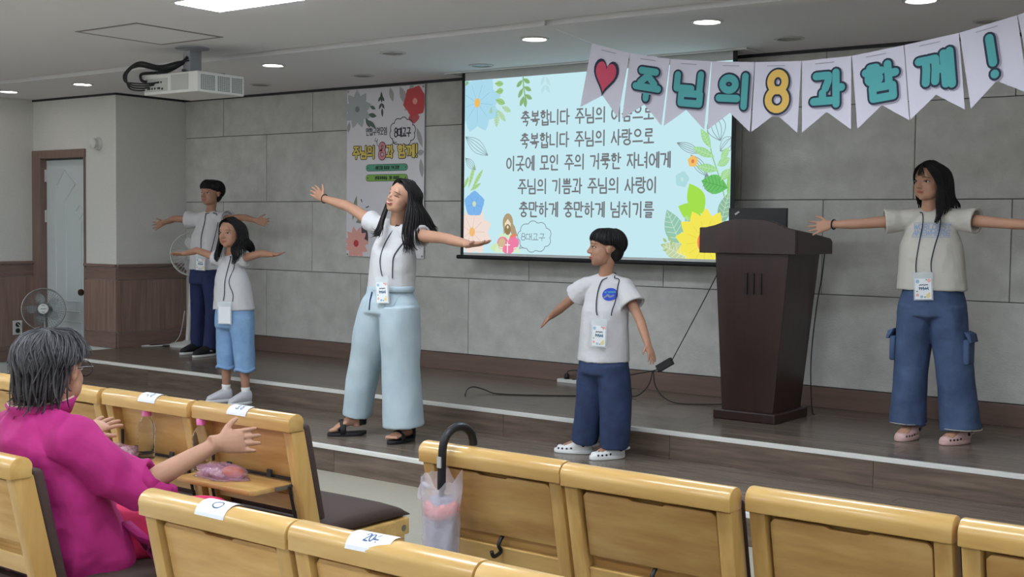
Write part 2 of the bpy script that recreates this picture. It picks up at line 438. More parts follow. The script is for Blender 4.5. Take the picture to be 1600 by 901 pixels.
# door
dr = struct(MB().box(-11.105, -10.39, YD+.05, YD+.09, 0.01, 2.10).build('door_1', 'door_white', bevel=.003))
MB().box(-11.262, -11.108, YD-.02, YD+.11, 0, 2.195).box(-11.108, -10.37, YD-.02, YD+.11, 2.115, 2.195).box(-10.388, -10.375, YD-.02, YD+.11, 0, 2.115).build('door_frame', 'door_frame', dr, bevel=.004)
def dmould(pts, w_=.014):
    mb = MB()
    for a, b in zip(pts[:-1], pts[1:]):
        mb.tube([V((a[0], YD+.05, a[1])), V((b[0], YD+.05, b[1]))], [w_*.6, w_*.6], 6)
    return mb.build('moulding', 'door_white', dr)
dmould([(-10.92,1.86),(-10.80,2.0),(-10.62,1.86),(-10.80,1.70)])
dmould([(-10.62,1.60),(-10.55,1.66),(-10.48,1.60),(-10.55,1.52),(-10.62,1.60)])
dmould([(-10.95,1.86),(-10.95,.62),(-10.55,.62)]); dmould([(-10.78,1.68),(-10.78,.72),(-10.52,.72),(-10.52,1.5)])
dmould([(-10.95,.52),(-10.52,.52),(-10.52,.16),(-10.95,.16),(-10.95,.52)])
for z in (1.95, 1.55, .35):
    MB().box(-11.118, -11.098, YD+.03, YD+.056, z-.06, z+.06).build('hinge', 'white_plastic', dr, bevel=.003)
MB().lathe([(.028,0),(.028,.008),(.012,.012),(.012,.04),(.03,.05),(.034,.065),(.028,.082),(.01,.088)], (-10.44, YD+.05, .82), 16, ((1,0,0),(0,0,1),(0,-1,0))).build('door_knob', 'bronze', dr, smooth='auto')

# ceilings: the audience part sits a little above the stage part, with a shadow gap and a light edge
ce = struct(MB().box(XA-.1, XR+.1, YB-.1, YS-.04, CZ, CZ+.12).build('ceiling', 'ceiling_paint'))
ce2 = struct(MB().box(XA-.1, XR+.1, YS, YW+.1, CZB, CZB+.14).build('ceiling_stage', 'ceiling_paint'))
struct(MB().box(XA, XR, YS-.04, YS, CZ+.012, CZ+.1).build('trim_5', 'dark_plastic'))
# ceiling hatch
ht = thing('ceiling_hatch', 'square access hatch with thin grey frame in the ceiling beside the projector', 'hatch', (-6.78, 5.09, CZ))
hx0, hx1, hy0, hy1 = -7.10, -6.46, 4.75, 5.43
mb = MB()
for a in ((hx0,hx1,hy0,hy0+.022),(hx0,hx1,hy1-.022,hy1),(hx0,hx0+.022,hy0+.022,hy1-.022),(hx1-.022,hx1,hy0+.022,hy1-.022)):
    mb.box(a[0],a[1],a[2],a[3],CZ-.004,CZ)
mat('hatch_frame', (138,134,132), 0.6)
mb.build('hatch_frame', 'hatch_frame', ht)
MB().box(hx0+.026,hx1-.026,hy0+.026,hy1-.026,CZ-.003,CZ).build('hatch_panel', 'ceiling_paint', ht)

# ceiling light panels (the first is in view, the others are unseen, some added to brighten the walls)
def light_panel(x, y, label):
    t = thing('ceiling_light', label, 'ceiling light', (x, y, CZ), 'long light panels in the audience ceiling')
    MB().box(x-.62, x+.62, y-.175, y+.175, CZ-.006, CZ).build('frame', 'white_plastic', t)
    MB().box(x-.60, x+.60, y-.155, y+.155, CZ-.011, CZ-.0065).build('diffuser', 'panel_light', t)
    return t
for j, y in enumerate((4.585, 2.0, -.6, -3.2)):
    for i, x in enumerate((-8.05, -5.07, -2.09, .89, -10.3)):  # the leftmost column is added out of view to brighten the left side
        if j == 0 and i not in (1, 2): continue  # the unseen right panel of this row is added to lift the right wall
        light_panel(x, y, 'glowing long ceiling light panel in front of the projector' if (i, j) == (1, 0) else 'audience ceiling light panel, %s row back from the stage, %s column' % (('added first','second','third','fourth')[j], ('second left','middle','second right','rightmost','added leftmost')[i]))

# recessed downlights over the stage
mat('lamp_off', (150,150,148), 0.25, metal=0.5)
mat('can_ring', (190,188,186), 0.4)
def downlight(x, y, lit, label):
    t = thing('downlight', label, 'downlight', (x, y, CZB), 'lit round downlights' if lit else 'unlit round downlights')
    r = .078
    MB().lathe([(r+.016,0),(r+.016,-.006),(r,-.008),(r-.004,-.002),(r-.004,.0)], (x,y,CZB), 28, cap=False).build('ring', 'can_ring', t, smooth='auto')
    if lit: MB().lathe([(.001,-.0035),(r-.005,-.003),(r-.005,-.001)], (x,y,CZB), 28, cap=False).build('lamp', 'down_light', t)
    else: MB().lathe([(.001,-.001),(r*.5,-.002),(r-.005,-.004),(r-.004,-.001)], (x,y,CZB), 28, cap=False).build('lamp', 'lamp_off', t, smooth=True)
lab_on = {-10.70:'lit downlight at the far left edge above the left wall',-9.54:'lit downlight above the white door alcove',-7.11:'lit downlight just right of the projector',-4.67:'lit downlight above the middle of the screen',
          -3.44:'lit downlight above the heart and flags of the banner',-2.20:'lit downlight at the top edge, nearest on the right'}
for x, l in lab_on.items(): downlight(x, 6.455, True, l)
downlight(-5.89, 6.455, False, 'unlit downlight in the front row between projector and screen')
for x, l in ((-8.2,'unlit downlight near the wall behind the projector'),(-6.98,'unlit downlight above the flower poster'),(-5.77,'unlit downlight beside the screen slot'),(-3.31,'unlit downlight above the number on the banner'),(-2.09,'unlit downlight beside the exclamation mark flag')):
    downlight(x, 7.30, False, l)
# ================================================================== PROJECTION SCREEN
YSC = 7.60
scr = thing('projection_screen', 'large pull-down projection screen showing worship lyrics with painted flowers', 'screen', (-5.0, YSC, 1.262))
sx0, sx1, sz0, sz1 = -6.165, -3.849, 1.292, 2.70
def SC(u, v, d): return V((u, YSC - d, v))
glow('slide_bg', (200,236,244), SCREEN_POWER)
mat('screen_black', (14,14,20), 0.6)
mat('screen_white', (205,208,208), 0.7)
MB().box(sx0-.032, sx1+.032, YSC, YSC+.004, sz0-.02, sz1).build('black_border', 'screen_black', scr)
MB().box(sx0, sx1, YSC-.0012, YSC-.0002, sz0-.028, sz0-.001).build('white_margin', 'screen_white', scr)
MB().box(sx0, sx1, YSC-.0012, YSC-.0002, 2.637, 2.70).build('white_margin', 'screen_white', scr)
MB().box(sx0, sx1, YSC-.0015, YSC-.0002, sz0, 2.637).build('slide', 'slide_bg', scr)
MB().tube([V((sx0-.062, YSC, sz0-.034)), V((sx1+.06, YSC, sz0-.034))], .016, 12).build('bottom_bar', 'screen_black', scr, smooth='auto')
# text
def slide_part(name, rgb, polys=(), strokes=None, width=.01, d=.003):
    nm = 'slide_%d_%d_%d' % rgb
    if nm not in M: glow(nm, rgb, SCREEN_POWER)
    mb = MB()
    for i, p in enumerate(polys): mb.flat(p, SC, d + 2e-5*(i % 20))
    if strokes: stroke_mesh(mb, strokes, width, SC, d)
    return mb.build(name, nm, scr)
TXT = (118,120,124)
for t, x0, x1, z in (('축복합니다 주님의 이름으로',-5.611,-4.453,2.318),('축복합니다 주님의 사랑으로',-5.615,-4.450,2.150),('이곳에 모인 주의 거룩한 자녀에게',-5.746,-4.313,1.982),('주님의 기쁨과 주님의 사랑이',-5.634,-4.417,1.806),('충만하게 충만하게 넘치기를',-5.619,-4.440,1.633)):
    wd_all = text_strokes(t, .12)[1]; sx_ = (x1-x0)/wd_all; xx = x0
    for wrd in t.split(' '):
        ww = text_strokes(wrd, .12)[1]*sx_
        slide_part('lyric_word', TXT, strokes=fit_text(wrd, xx, xx+ww, z, .108, .12), width=.0125, d=.005)
        xx += ww + (.42+.24)*sx_
def petal(cx, cz, ang, L, wd, r0=.0, tip=.6, n=8):
    """leaf or petal outline from (cx,cz) along ang"""
    pts = []
    for k in range(n+1):
        t = k/n; w_ = wd*math.sin(PI*t**tip)
        pts.append((r0+L*t, w_/2))
    for k in range(n-1, 0, -1):
        t = k/n; w_ = wd*math.sin(PI*t**tip)
        pts.append((r0+L*t, -w_/2))
    ca, sa = math.cos(ang), math.sin(ang)
    return [(cx+x*ca-y*sa, cz+x*sa+y*ca) for x, y in pts]
def disc(cx, cz, rx, rz=None, n=20): return [(cx+rx*math.cos(2*PI*i/n), cz+(rz or rx)*math.sin(2*PI*i/n)) for i in range(n)]
def clip(p):
    out = []
    for x, z in p:
        q = (min(max(x, sx0+.001), sx1-.001), min(max(z, sz0+.001), 2.635))
        if not out or (abs(out[-1][0]-q[0])+abs(out[-1][1]-q[1])) > 1e-5: out.append(q)
    return out
def flower(cx, cz, n, L, wd, rgb, crgb, cr, a0=0.0, d=.002, tip=1.25, zs_=1.0, line=None):
    ps = []
    for k in range(n):
        a = a0 + 2*PI*k/n
        p = petal(cx, cz, a, L, wd, .0, tip)
        ps.append(clip(p))
    slide_part('flower_petals', rgb, ps, d=d)
    if line:
        for k in range(n):
            a = a0 + 2*PI*(k+.5)/n
            ln = []
            ln.append([clip([(cx+cr*math.cos(a), cz+cr*math.sin(a))])[0], clip([(cx+L*.62*math.cos(a), cz+L*.62*math.sin(a))])[0]])
            slide_part('petal_line', line, strokes=ln, width=.004, d=d+.0005)
    slide_part('flower_centre', crgb, [clip(disc(cx, cz, cr*.8, cr))], d=d+.001)
def leaves(rgb, specs, d=.002, vein=None, tip=1.0):
    slide_part('leaves', rgb, [clip(petal(x, z, a, L, w_, 0, tip)) for x, z, a, L, w_ in specs], d=d)
    if vein:
        for x, z, a, L, w_ in specs:
            sts = []
            sts.append([clip([(x, z)])[0], clip([(x+L*.95*math.cos(a), z+L*.95*math.sin(a))])[0]])
            for k in range(1, 7):
                t = k/7.5; q = w_*.42*math.sin(PI*t**tip)
                bx, bz = x+L*t*math.cos(a), z+L*t*math.sin(a)
                for sgn in (1, -1):
                    ex, ez = bx + .6*q*math.cos(a) - sgn*q*math.sin(a), bz + .6*q*math.sin(a) + sgn*q*math.cos(a)
                    sts.append([clip([(bx, bz)])[0], clip([(ex, ez)])[0]])
            slide_part('leaf_veins', vein, strokes=sts, width=.004, d=d+.001)
def outline_leaf(rgb, x, z, a, L, w_, d=.0025):
    p = clip(petal(x, z, a, L, w_, 0, 1.0, 12))
    sts = [p + [p[0]], [clip([(x, z)])[0], clip([(x+L*math.cos(a), z+L*math.sin(a))])[0]]]
    for k in (-.5, .5):
        sts.append(clip([(x+L*t*math.cos(a)-k*w_*.5*math.sin(PI*t)*math.sin(a), z+L*t*math.sin(a)+k*w_*.5*math.sin(PI*t)*math.cos(a)) for t in [i/8 for i in range(9)]]))
    slide_part('leaf_outline', rgb, strokes=sts, width=.004, d=d)
# upper left: blue daisy and sprigs
flower(-6.041, 2.46, 9, .235, .14, (172,220,238), (240,190,104), .036, .2, line=(146,198,226))
leaves((176,214,150), [(-5.87,2.60,-.1,.085,.045),(-5.86,2.535,.1,.075,.05),(-5.86,2.475,-.35,.10,.05),(-6.16,2.60,.9,.04,.03)], vein=(130,180,110))
leaves((192,224,190), [(-5.80,2.42,-.45,.10,.045),(-5.845,2.40,-.85,.13,.045),(-5.85,2.40,-1.55,.14,.05),(-5.90,2.42,-1.7,.05,.04)], vein=(160,204,160))
sp = [(-5.60,2.635),(-5.595,2.56),(-5.58,2.49)]
slide_part('sprig_stem', (150,186,140), strokes=[sp], width=.012, d=.002)
leaves((156,194,140), [(-5.605,2.61,-2.4,.075,.035),(-5.60,2.62,-.5,.075,.035),(-5.60,2.55,-2.1,.085,.035),(-5.592,2.56,-.45,.08,.035),(-5.59,2.49,-2.0,.085,.035),(-5.583,2.50,-.5,.08,.035),(-5.58,2.49,-1.5,.09,.035)], vein=(120,170,110))
leaves((190,226,232), [(-5.40,2.63,-2.0,.08,.03),(-5.39,2.62,-1.0,.08,.03),(-5.395,2.56,-2.1,.07,.03),(-5.39,2.56,-1.0,.07,.03)])
# left: outlined leaf, green sprig, blue flower, pale daisy
outline_leaf((130,150,160), -5.93, 2.05, 2.55, .27, .10)
outline_leaf((140,160,165), -6.05, 1.94, 2.4, .14, .06)
leaves((182,220,160), [(-6.12,1.80,1.25,.20,.035),(-6.08,1.80,.95,.18,.035),(-6.10,1.78,.5,.12,.03),(-6.165,1.8,1.1,.10,.03)], vein=(150,200,120))
flower(-6.06, 1.675, 5, .105, .11, (128,184,238), (206,226,196), .022, .3, line=(110,165,225))
flower(-6.079, 1.456, 9, .20, .115, (244,224,214), (244,190,120), .036, .35, line=(226,196,186))
leaves((206,238,180), [(-5.90,1.33,.2,.12,.06),(-5.86,1.30,1.1,.08,.05)])
# lower left: small cartoon figure hugging a heart, speech bubble
slide_part('cartoon_robe', (214,240,206), [[(-5.80,1.45),(-5.66,1.45),(-5.60,1.30),(-5.86,1.30)]], d=.0026)
slide_part('cartoon_hair', (178,160,126), [disc(-5.728,1.53,.05,.072)+[], [(-5.70,1.55),(-5.66,1.50),(-5.635,1.43),(-5.68,1.42),(-5.70,1.46)], [(-5.778,1.53),(-5.765,1.44),(-5.75,1.46)]], d=.003)
slide_part('cartoon_face', (240,226,200), [[(-5.757,1.525),(-5.728,1.56),(-5.70,1.525),(-5.70,1.50),(-5.757,1.50)]], d=.0036)
slide_part('cartoon_beard', (150,128,94), [disc(-5.728,1.478,.03,.042)], d=.0042)
slide_part('cartoon_mouth', (240,226,200), [disc(-5.728,1.497,.009,.012)], d=.0048)
slide_part('cartoon_sash', (240,130,104), [[(-5.70,1.435),(-5.66,1.45),(-5.64,1.40),(-5.70,1.33),(-5.74,1.345)]], d=.0044)
hp = []
for k in range(28):
    t = 2*PI*k/28
    hp.append((-5.722+.0066*16*math.sin(t)**3, 1.355+.0058*(13*math.cos(t)-5*math.cos(2*t)-2*math.cos(3*t)-math.cos(4*t))))
slide_part('cartoon_heart', (240,130,168), [clip(hp)], d=.005)
slide_part('cartoon_heart_shade', (214,190,150), [clip([(-5.82,1.36),(-5.81,1.40),(-5.775,1.418),(-5.745,1.39),(-5.76,1.35),(-5.80,1.315)])], d=.0056)
slide_part('cross', (246,250,246), strokes=[[(-5.727,1.38),(-5.727,1.30)],[(-5.748,1.36),(-5.706,1.36)]], width=.008, d=.006)
slide_part('cartoon_hands', (244,232,214), strokes=[[(-5.80,1.34),(-5.775,1.335)],[(-5.80,1.325),(-5.775,1.32)],[(-5.64,1.34),(-5.665,1.335)],[(-5.64,1.325),(-5.665,1.32)]], width=.01, d=.006)
bub = []
for k in range(9):
    a0 = 2*PI*k/9 + .3
    cx_, cz_ = -5.475 + .112*math.cos(a0), 1.427 + .078*math.sin(a0)
    bub += arc(cx_, cz_, .047, .042, a0-1.0, a0+1.0, 7)
bub += [bub[0]]
slide_part('bubble_outline', (126,140,150), strokes=[[(min(max(x,sx0),sx1), max(z, sz0+.004)) for x, z in bub]], width=.0055, d=.004)
slide_part('bubble_tail', (126,140,150), strokes=[[(-5.60,1.36),(-5.615,1.335),(-5.575,1.342)]], width=.005, d=.004)
slide_part('bubble_text', (110,124,134), strokes=fit_text('8대교구', -5.60, -5.375, 1.425, .052, .06), width=.0045, d=.0045)
# right: leaves, small flowers, sunflower
outline_leaf((130,150,150), -4.08, 2.02, 2.75, .20, .06); outline_leaf((120,140,140), -3.93, 2.10, 1.9, .20, .14); outline_leaf((140,160,160), -3.93, 2.03, .7, .14, .10)
outline_leaf((130,150,150), -4.02, 1.86, 2.3, .20, .07); outline_leaf((130,150,150), -3.98, 1.74, 2.0, .14, .08)
slide_part('leaf_stem', (150,205,140), strokes=[[(-4.03,2.17),(-3.99,2.0),(-3.93,1.85),(-3.89,1.72)]], width=.009, d=.0026)
leaves((160,216,150), [(-4.0,2.05,2.1,.16,.055),(-3.97,1.99,2.75,.19,.06),(-3.95,1.93,.5,.11,.06),(-3.94,1.90,2.95,.17,.06),(-3.92,1.83,.9,.10,.06),(-3.92,1.97,1.0,.10,.05)], d=.003, vein=(190,232,180))
leaves((112,196,108), [(-3.865,1.78,2.9,.21,.135)], d=.0034, vein=(84,166,84))
leaves((150,214,120), [(-3.862,1.70,1.5,.24,.04)], d=.0034)
flower(-4.137, 1.965, 5, .042, .045, (244,196,110), (224,130,80), .014, .3, d=.0034)
flower(-4.219, 1.842, 5, .058, .06, (176,222,226), (200,232,226), .015, .1, d=.002)
leaves((166,226,80), [(-4.05,1.60,2.05,.24,.14),(-4.06,1.58,2.75,.20,.12)], d=.003)
leaves((150,200,176), [(-4.21,1.36,2.0,.30,.15)], d=.003, vein=(206,234,220))
leaves((146,190,160), [(-3.92,1.52,1.3,.24,.10),(-4.15,1.50,1.9,.10,.05),(-4.18,1.40,1.2,.12,.08)], d=.0028, vein=(196,226,200))
leaves((196,214,170), [(-4.16,1.30,2.75,.23,.12)], d=.0038, vein=(226,236,210))
leaves((170,200,140), [(-4.33,1.40,2.3,.045,.022),(-4.31,1.41,1.6,.045,.022),(-4.34,1.38,3.0,.04,.022),(-4.30,1.385,1.2,.045,.022),(-4.325,1.355,3.3,.04,.022),(-4.285,1.36,1.3,.04,.02)], d=.004)
flower(-4.03, 1.41, 13, .235, .11, (246,234,90), (244,140,84), .075, .1, d=.0045, line=(232,214,70))
# screen slot in the ceiling
mat('slot_grey', (120,124,118), 0.7)
sl = thing('screen_slot', 'white framed slot in the ceiling that the projection screen hangs from', 'screen slot', (-5.0, 7.62, CZB))
MB().box(-6.30, -3.70, 7.50, 7.52, CZB-.012, CZB).box(-6.30, -3.70, 7.715, 7.74, CZB-.012, CZB).box(-6.30, -6.27, 7.52, 7.715, CZB-.012, CZB).box(-3.73, -3.70, 7.52, 7.715, CZB-.012, CZB).build('slot_frame', 'white_plastic', sl, bevel=.002)
MB().box(-6.27, -3.73, 7.52, 7.59, CZB-.004, CZB).build('slot_flap', 'slot_grey', sl)

# ================================================================== WALL POSTER
YP = YW - .022
pos = thing('wall_poster', 'tall white flower poster on the stone wall left of the screen', 'poster', (-7.23, YP, 1.224))
def PO(u, v, d): return V((u, YP - d, v))
mat('poster_white', (226,223,230), 0.75)
MB().box(-7.675, -6.781, YP, YP+.003, 1.226, 2.672).build('sheet', 'poster_white', pos)
def poster_part(name, rgb, polys=(), strokes=None, width=.01, d=.001):
    nm = 'print_%d_%d_%d' % rgb
    if nm not in M: mat(nm, rgb, .75)
    mb = MB()
    cl = lambda p: [(min(max(x,-7.674),-6.782), min(max(z,1.227),2.671)) for x, z in p]
    for i, p in enumerate(polys): mb.flat(cl(p), PO, d + 2e-5*(i % 20))
    if strokes: stroke_mesh(mb, [cl(s_) for s_ in strokes], width, PO, d)
    return mb.build(name, nm, pos)
def pflower(cx, cz, n, L, wd, rgb, crgb, cr, a0=0, d=.001, tip=1.1):
    poster_part('flower_petals', rgb, [petal(cx, cz, a0+2*PI*k/n, L, wd, 0, tip) for k in range(n)], d=d)
    poster_part('flower_centre', crgb, [disc(cx, cz, cr)], d=d+.0006)
def pleaves(rgb, specs, d=.001): poster_part('leaves', rgb, [petal(x, z, a, L, w_, 0, 1.0) for x, z, a, L, w_ in specs], d=d)
pflower(-7.55, 2.50, 9, .17, .085, (178,184,188), (136,142,148), .025, .2)
pleaves((96,112,104), [(-7.40,2.52,-.4,.07,.03),(-7.42,2.45,-.2,.10,.04),(-7.45,2.42,-1.0,.10,.04),(-7.43,2.40,-.6,.12,.04)], d=.0014)
pleaves((88,96,94), [(-7.27,2.64,-1.5,.10,.03),(-7.27,2.60,-2.2,.06,.025),(-7.27,2.60,-.9,.06,.025),(-7.265,2.54,-2.1,.06,.025),(-7.265,2.54,-1.0,.06,.025),(-7.26,2.50,-1.5,.08,.025)], d=.0014)
pleaves((176,176,178), [(-7.17,2.67,-1.3,.13,.05),(-7.06,2.67,-1.1,.18,.07),(-7.0,2.46,.9,.20,.09),(-6.93,2.6,1.5,.1,.05)], d=.0008)
pflower(-6.886, 2.537, 6, .135, .14, (206,84,88), (232,160,150), .026, .2, d=.002)
pleaves((200,96,100), [(-6.90,2.45,-1.5,.10,.12)], d=.0018)
pleaves((170,170,174), [(-6.80,2.15,1.95,.18,.05),(-6.80,1.9,1.7,.16,.05),(-6.80,1.7,2.0,.15,.06),(-7.66,2.30,1.4,.10,.04),(-6.86,2.10,.2,.08,.05)], d=.001)
pleaves((140,150,132), [(-7.60,1.54,1.35,.22,.05),(-7.56,1.52,.4,.14,.06),(-7.57,1.46,-1.3,.20,.06),(-7.45,1.50,.25,.10,.05)], d=.001)
pleaves((92,76,82), [(-7.49,1.52,-1.2,.20,.07),(-7.52,1.37,2.2,.12,.03)], d=.0012)
pflower(-7.555, 1.339, 11, .15, .065, (232,170,160), (200,70,72), .03, .1, d=.002)
poster_part('curl_line', (80,80,84), strokes=[[(-7.44,1.65),(-7.41,1.66)], [(-7.5,1.72),(-7.49,1.70)]], width=.01, d=.001)
poster_part('headline', (70,70,76), strokes=fit_text('연합구역모임', -7.445, -7.20, 2.302, .062, .08), width=.007, d=.002)
bub = []
for k in range(10):
    a0 = 2*PI*k/10 + .2
    bub += arc(-7.023+.105*math.cos(a0), 2.287+.082*math.sin(a0), .042, .042, a0-1.0, a0+1.0, 7)
poster_part('bubble_outline', (52,52,62), strokes=[bub+[bub[0]]], width=.007, d=.002)
poster_part('bubble_tail', (52,52,62), strokes=[[(-7.12,2.215),(-7.135,2.195),(-7.09,2.203)]], width=.006, d=.002)
poster_part('bubble_text', (52,52,66), strokes=fit_text('8대교구', -7.115, -6.93, 2.284, .075, .04), width=.0105, d=.002)
for t, x0, x1 in (('주님의',-7.60,-7.345),('과',-7.205,-7.13),('함께!',-7.075,-6.845)):
    s_ = fit_text(t, x0, x1, 2.126, .100, .08)
    poster_part('title', (66,60,44), strokes=s_, width=.030, d=.002)
    poster_part('title', (226,204,110), strokes=s_, width=.017, d=.003)
s_ = fit_text('8', -7.285, -7.222, 2.132, .125)
poster_part('title_number', (70,50,56), strokes=s_, width=.036, d=.0034)
poster_part('title_number', (214,140,150), strokes=s_, width=.024, d=.0042)
poster_part('curl_line', (80,80,84), strokes=[[(-7.33,2.245),(-7.34,2.225),(-7.32,2.215),(-7.305,2.235),(-7.318,2.21),(-7.305,2.18),(-7.285,2.165)]], width=.005, d=.002)
for z, c in ((1.991,(96,166,138)),(1.904,(140,186,92))):
    poster_part('date_bar', (48,70,58), strokes=[[(-7.415,z),(-6.99,z)]], width=.060, d=.0015)
    poster_part('date_bar', c, strokes=[[(-7.415,z),(-6.99,z)]], width=.052, d=.0022)
    poster_part('date_text', (50,74,60), strokes=fit_text('6월22일 일요일 11시30분' if z > 1.95 else '본당대예배실 3층 미래홀', -7.335, -7.055, z, .026, .06), width=.0062, d=.003)
    poster_part('bar_dot', (40,60,48), [disc(-7.42, z, .006), disc(-6.985, z, .006)], d=.003)
for x, z in ((-7.66,2.655),(-6.797,2.655),(-7.66,1.243),(-6.797,1.243)):
    MB().lathe([(.009,0),(.009,.003),(.004,.004),(.004,.0)], (x, YP, z), 12, ((1,0,0),(0,0,1),(0,-1,0)), cap=False).build('eyelet', 'steel', pos)

# ================================================================== FLAG BANNER
YF = 6.05
mat('flag_card', (202,198,212), 0.8)
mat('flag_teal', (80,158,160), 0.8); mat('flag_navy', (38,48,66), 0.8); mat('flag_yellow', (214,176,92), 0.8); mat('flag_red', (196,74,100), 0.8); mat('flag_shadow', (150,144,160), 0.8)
mat('thread', (205,205,205), 0.7)
ban = thing('flag_banner', 'string banner of white swallowtail flags spelling Korean words above the stage', 'banner', (-2.8, YF, 2.05))
tops = [(-3.967,2.564),(-3.706,2.489),(-3.445,2.438),(-3.191,2.407),(-2.934,2.385),(-2.670,2.372),(-2.403,2.379),(-2.137,2.412),(-1.872,2.450),(-1.608,2.509),(-1.350,2.585)]
MB().tube([V((-4.309,YF,2.70)), V((-3.967,YF,2.566))]+[V((x,YF-.002,z-.004)) for x, z in tops]+[V((-.6,YF,2.724))], .0012, 5).build('thread', 'thread', ban)
MB().box(-4.32,-4.298,YF-.012,YF+.012,2.695,CZ).build('tape', 'white_plastic', ban); MB().box(-.612,-.588,YF-.012,YF+.012,2.715,CZ).build('tape', 'white_plastic', ban)
chars = ['♥','주','님','의','8','과','함','께','!','♥']
for i, ch in enumerate(chars):
    a, b = V((*tops[i],0)), V((*tops[i+1],0))
    ux = (b-a).normalized(); vy = V((-ux.y, ux.x, 0))
    # flags hang a little straighter than the string
    vy = (vy*0.75 + V((0,1,0))*0.25).normalized(); ux2 = V((vy.y, -vy.x, 0))
    wd = (b-a).length*0.985; o_ = a + ux*((b-a).length*.0075)
    tw = random.uniform(-.03, .03)
    def FL(u, v, d, o_=o_, ux=ux, vy=vy, tw=tw, wd=wd):
        p = o_ + ux*u + vy*v
        return V((p.x, YF - d - .004 + tw*v + .006*math.sin(PI*u/wd)*min(1,-v*3), p.y))
    fg = MB()
    hgt = .368
    cols = 6
    pts_t = [(wd*k/cols, 0) for k in range(cols+1)]
    def bot(u): return -hgt + .098*(1-abs(u/wd-.5)*2)
    for k in range(cols):
        u0, u1 = wd*k/cols, wd*(k+1)/cols
        for dd in (0, -.0015):
            fg.add([FL(u0,0,dd),FL(u1,0,dd),FL(u1,-.13,dd),FL(u0,-.13,dd),FL(u1,bot(u1),dd),FL(u0,bot(u0),dd)], [(0,1,2,3),(3,2,4,5)])
    fo = fg.build('flag', 'flag_card', ban)
    mb = MB()
    if ch == '♥':
        for mt_, sc_, dz, nm in (('flag_navy',1.0,.004,'heart_outline'),('flag_red',.82,.0054,'heart_fill')):
            hp = []
            for k in range(32):
                t = 2*PI*k/32
                hp.append((wd/2+.0068*sc_*16*math.sin(t)**3*.80, -.155+.0073*sc_*(13*math.cos(t)-5*math.cos(2*t)-2*math.cos(3*t)-math.cos(4*t))+.004*(1-sc_)))
            MB().flat(hp, FL, dz).build(nm, mt_, fo)
    else:
        hh, ww = .158, .150
        if ch == '8': hh, ww = .188, .100
        if ch == '!': hh, ww = .175, .03
        st, wd_t = text_strokes(ch)
        xs_ = [p[0] for s_ in st for p in s_]; x_a, x_b = min(xs_), max(xs_)
        if x_b - x_a < .01: x_b = x_a + 1
        s_ = [[(wd*.53-ww/2+ww*(px-x_a)/(x_b-x_a) + (ww/2 if ch == '!' else 0) , -.155-hh/2+hh*py) for px, py in q] for q in st]
        if ch == '!': s_ = [[(x-.01, z) for x, z in q] for q in s_]
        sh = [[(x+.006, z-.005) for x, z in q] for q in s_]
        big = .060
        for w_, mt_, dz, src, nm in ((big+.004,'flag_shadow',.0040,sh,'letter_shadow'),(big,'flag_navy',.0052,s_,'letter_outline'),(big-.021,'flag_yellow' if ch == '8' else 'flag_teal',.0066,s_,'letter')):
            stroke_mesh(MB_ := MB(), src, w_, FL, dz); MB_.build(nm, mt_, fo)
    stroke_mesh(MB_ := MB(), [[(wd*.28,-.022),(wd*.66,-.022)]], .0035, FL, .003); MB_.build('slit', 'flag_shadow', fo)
# ================================================================== PODIUM
pod = thing('podium', 'dark reddish-brown wooden podium with arched top board on the stage', 'podium', (-3.39, 7.15, S2))
px0, px1, py0, py1 = -3.60, -3.18, 6.93, 7.42
MB().box(px0, px1, py0, py1, S2, S2+.062).build('base', 'podium_wood', pod, bevel=.008)
def quadcol(b, t, z0, z1):
    return MB().add([V((b[0],b[2],z0)),V((b[1],b[2],z0)),V((b[1],b[3],z0)),V((b[0],b[3],z0)),V((t[0],t[2],z1)),V((t[1],t[2],z1)),V((t[1],t[3],z1)),V((t[0],t[3],z1))],
        [(0,3,2,1),(4,5,6,7),(0,1,5,4),(1,2,6,5),(2,3,7,6),(3,0,4,7)])
quadcol((-3.556,-3.212,6.965,7.38), (-3.61,-3.115,6.94,7.40), S2+.06, 1.362).build('column', 'podium_wood', pod, bevel=.004)
for x in (-3.395, -3.350, -3.300):
    MB().box(x-.008, x+.008, 6.935, 6.955, 1.105, 1.235).build('slot', 'podium_dark', pod)
fb = [(-3.704,1.352),(-3.062,1.352),(-3.062,1.50),(-3.12,1.512),(-3.20,1.545),(-3.27,1.562),(-3.46,1.562),(-3.53,1.55),(-3.60,1.525),(-3.66,1.512),(-3.704,1.51)]
MB().prism(fb, lambda u, v, d: V((u, d, v)), 6.905, 6.935).build('front_board', 'podium_wood', pod, bevel=.004)
for x in (-3.704, -3.086):
    MB().prism([(6.935,1.352),(7.47,1.352),(7.47,1.43),(7.44,1.45),(7.2,1.478),(6.935,1.50)], lambda u, v, d, x=x: V((x+d, u, v)), 0, .024).build('side_board', 'podium_wood', pod, bevel=.004)
MB().add([V((-3.68,6.935,1.46)),V((-3.086,6.935,1.46)),V((-3.086,7.46,1.40)),V((-3.68,7.46,1.40)),V((-3.68,6.935,1.44)),V((-3.086,6.935,1.44)),V((-3.086,7.46,1.38)),V((-3.68,7.46,1.38))],
    [(0,1,2,3),(4,7,6,5),(0,4,5,1),(1,5,6,2),(2,6,7,3),(3,7,4,0)]).build('desk_top', 'podium_wood', pod)
mon = thing('monitor', 'small black monitor standing on the podium desk', 'monitor', (-3.5, 7.30, 1.43))
MB().box(-3.70, -3.295, 7.29, 7.312, 1.455, 1.638).build('display', 'black_plastic', mon, bevel=.004)
MB().box(-3.56, -3.44, 7.24, 7.37, 1.418, 1.43).box(-3.52, -3.48, 7.312, 7.33, 1.43, 1.55).build('stand', 'black_plastic', mon, bevel=.003)
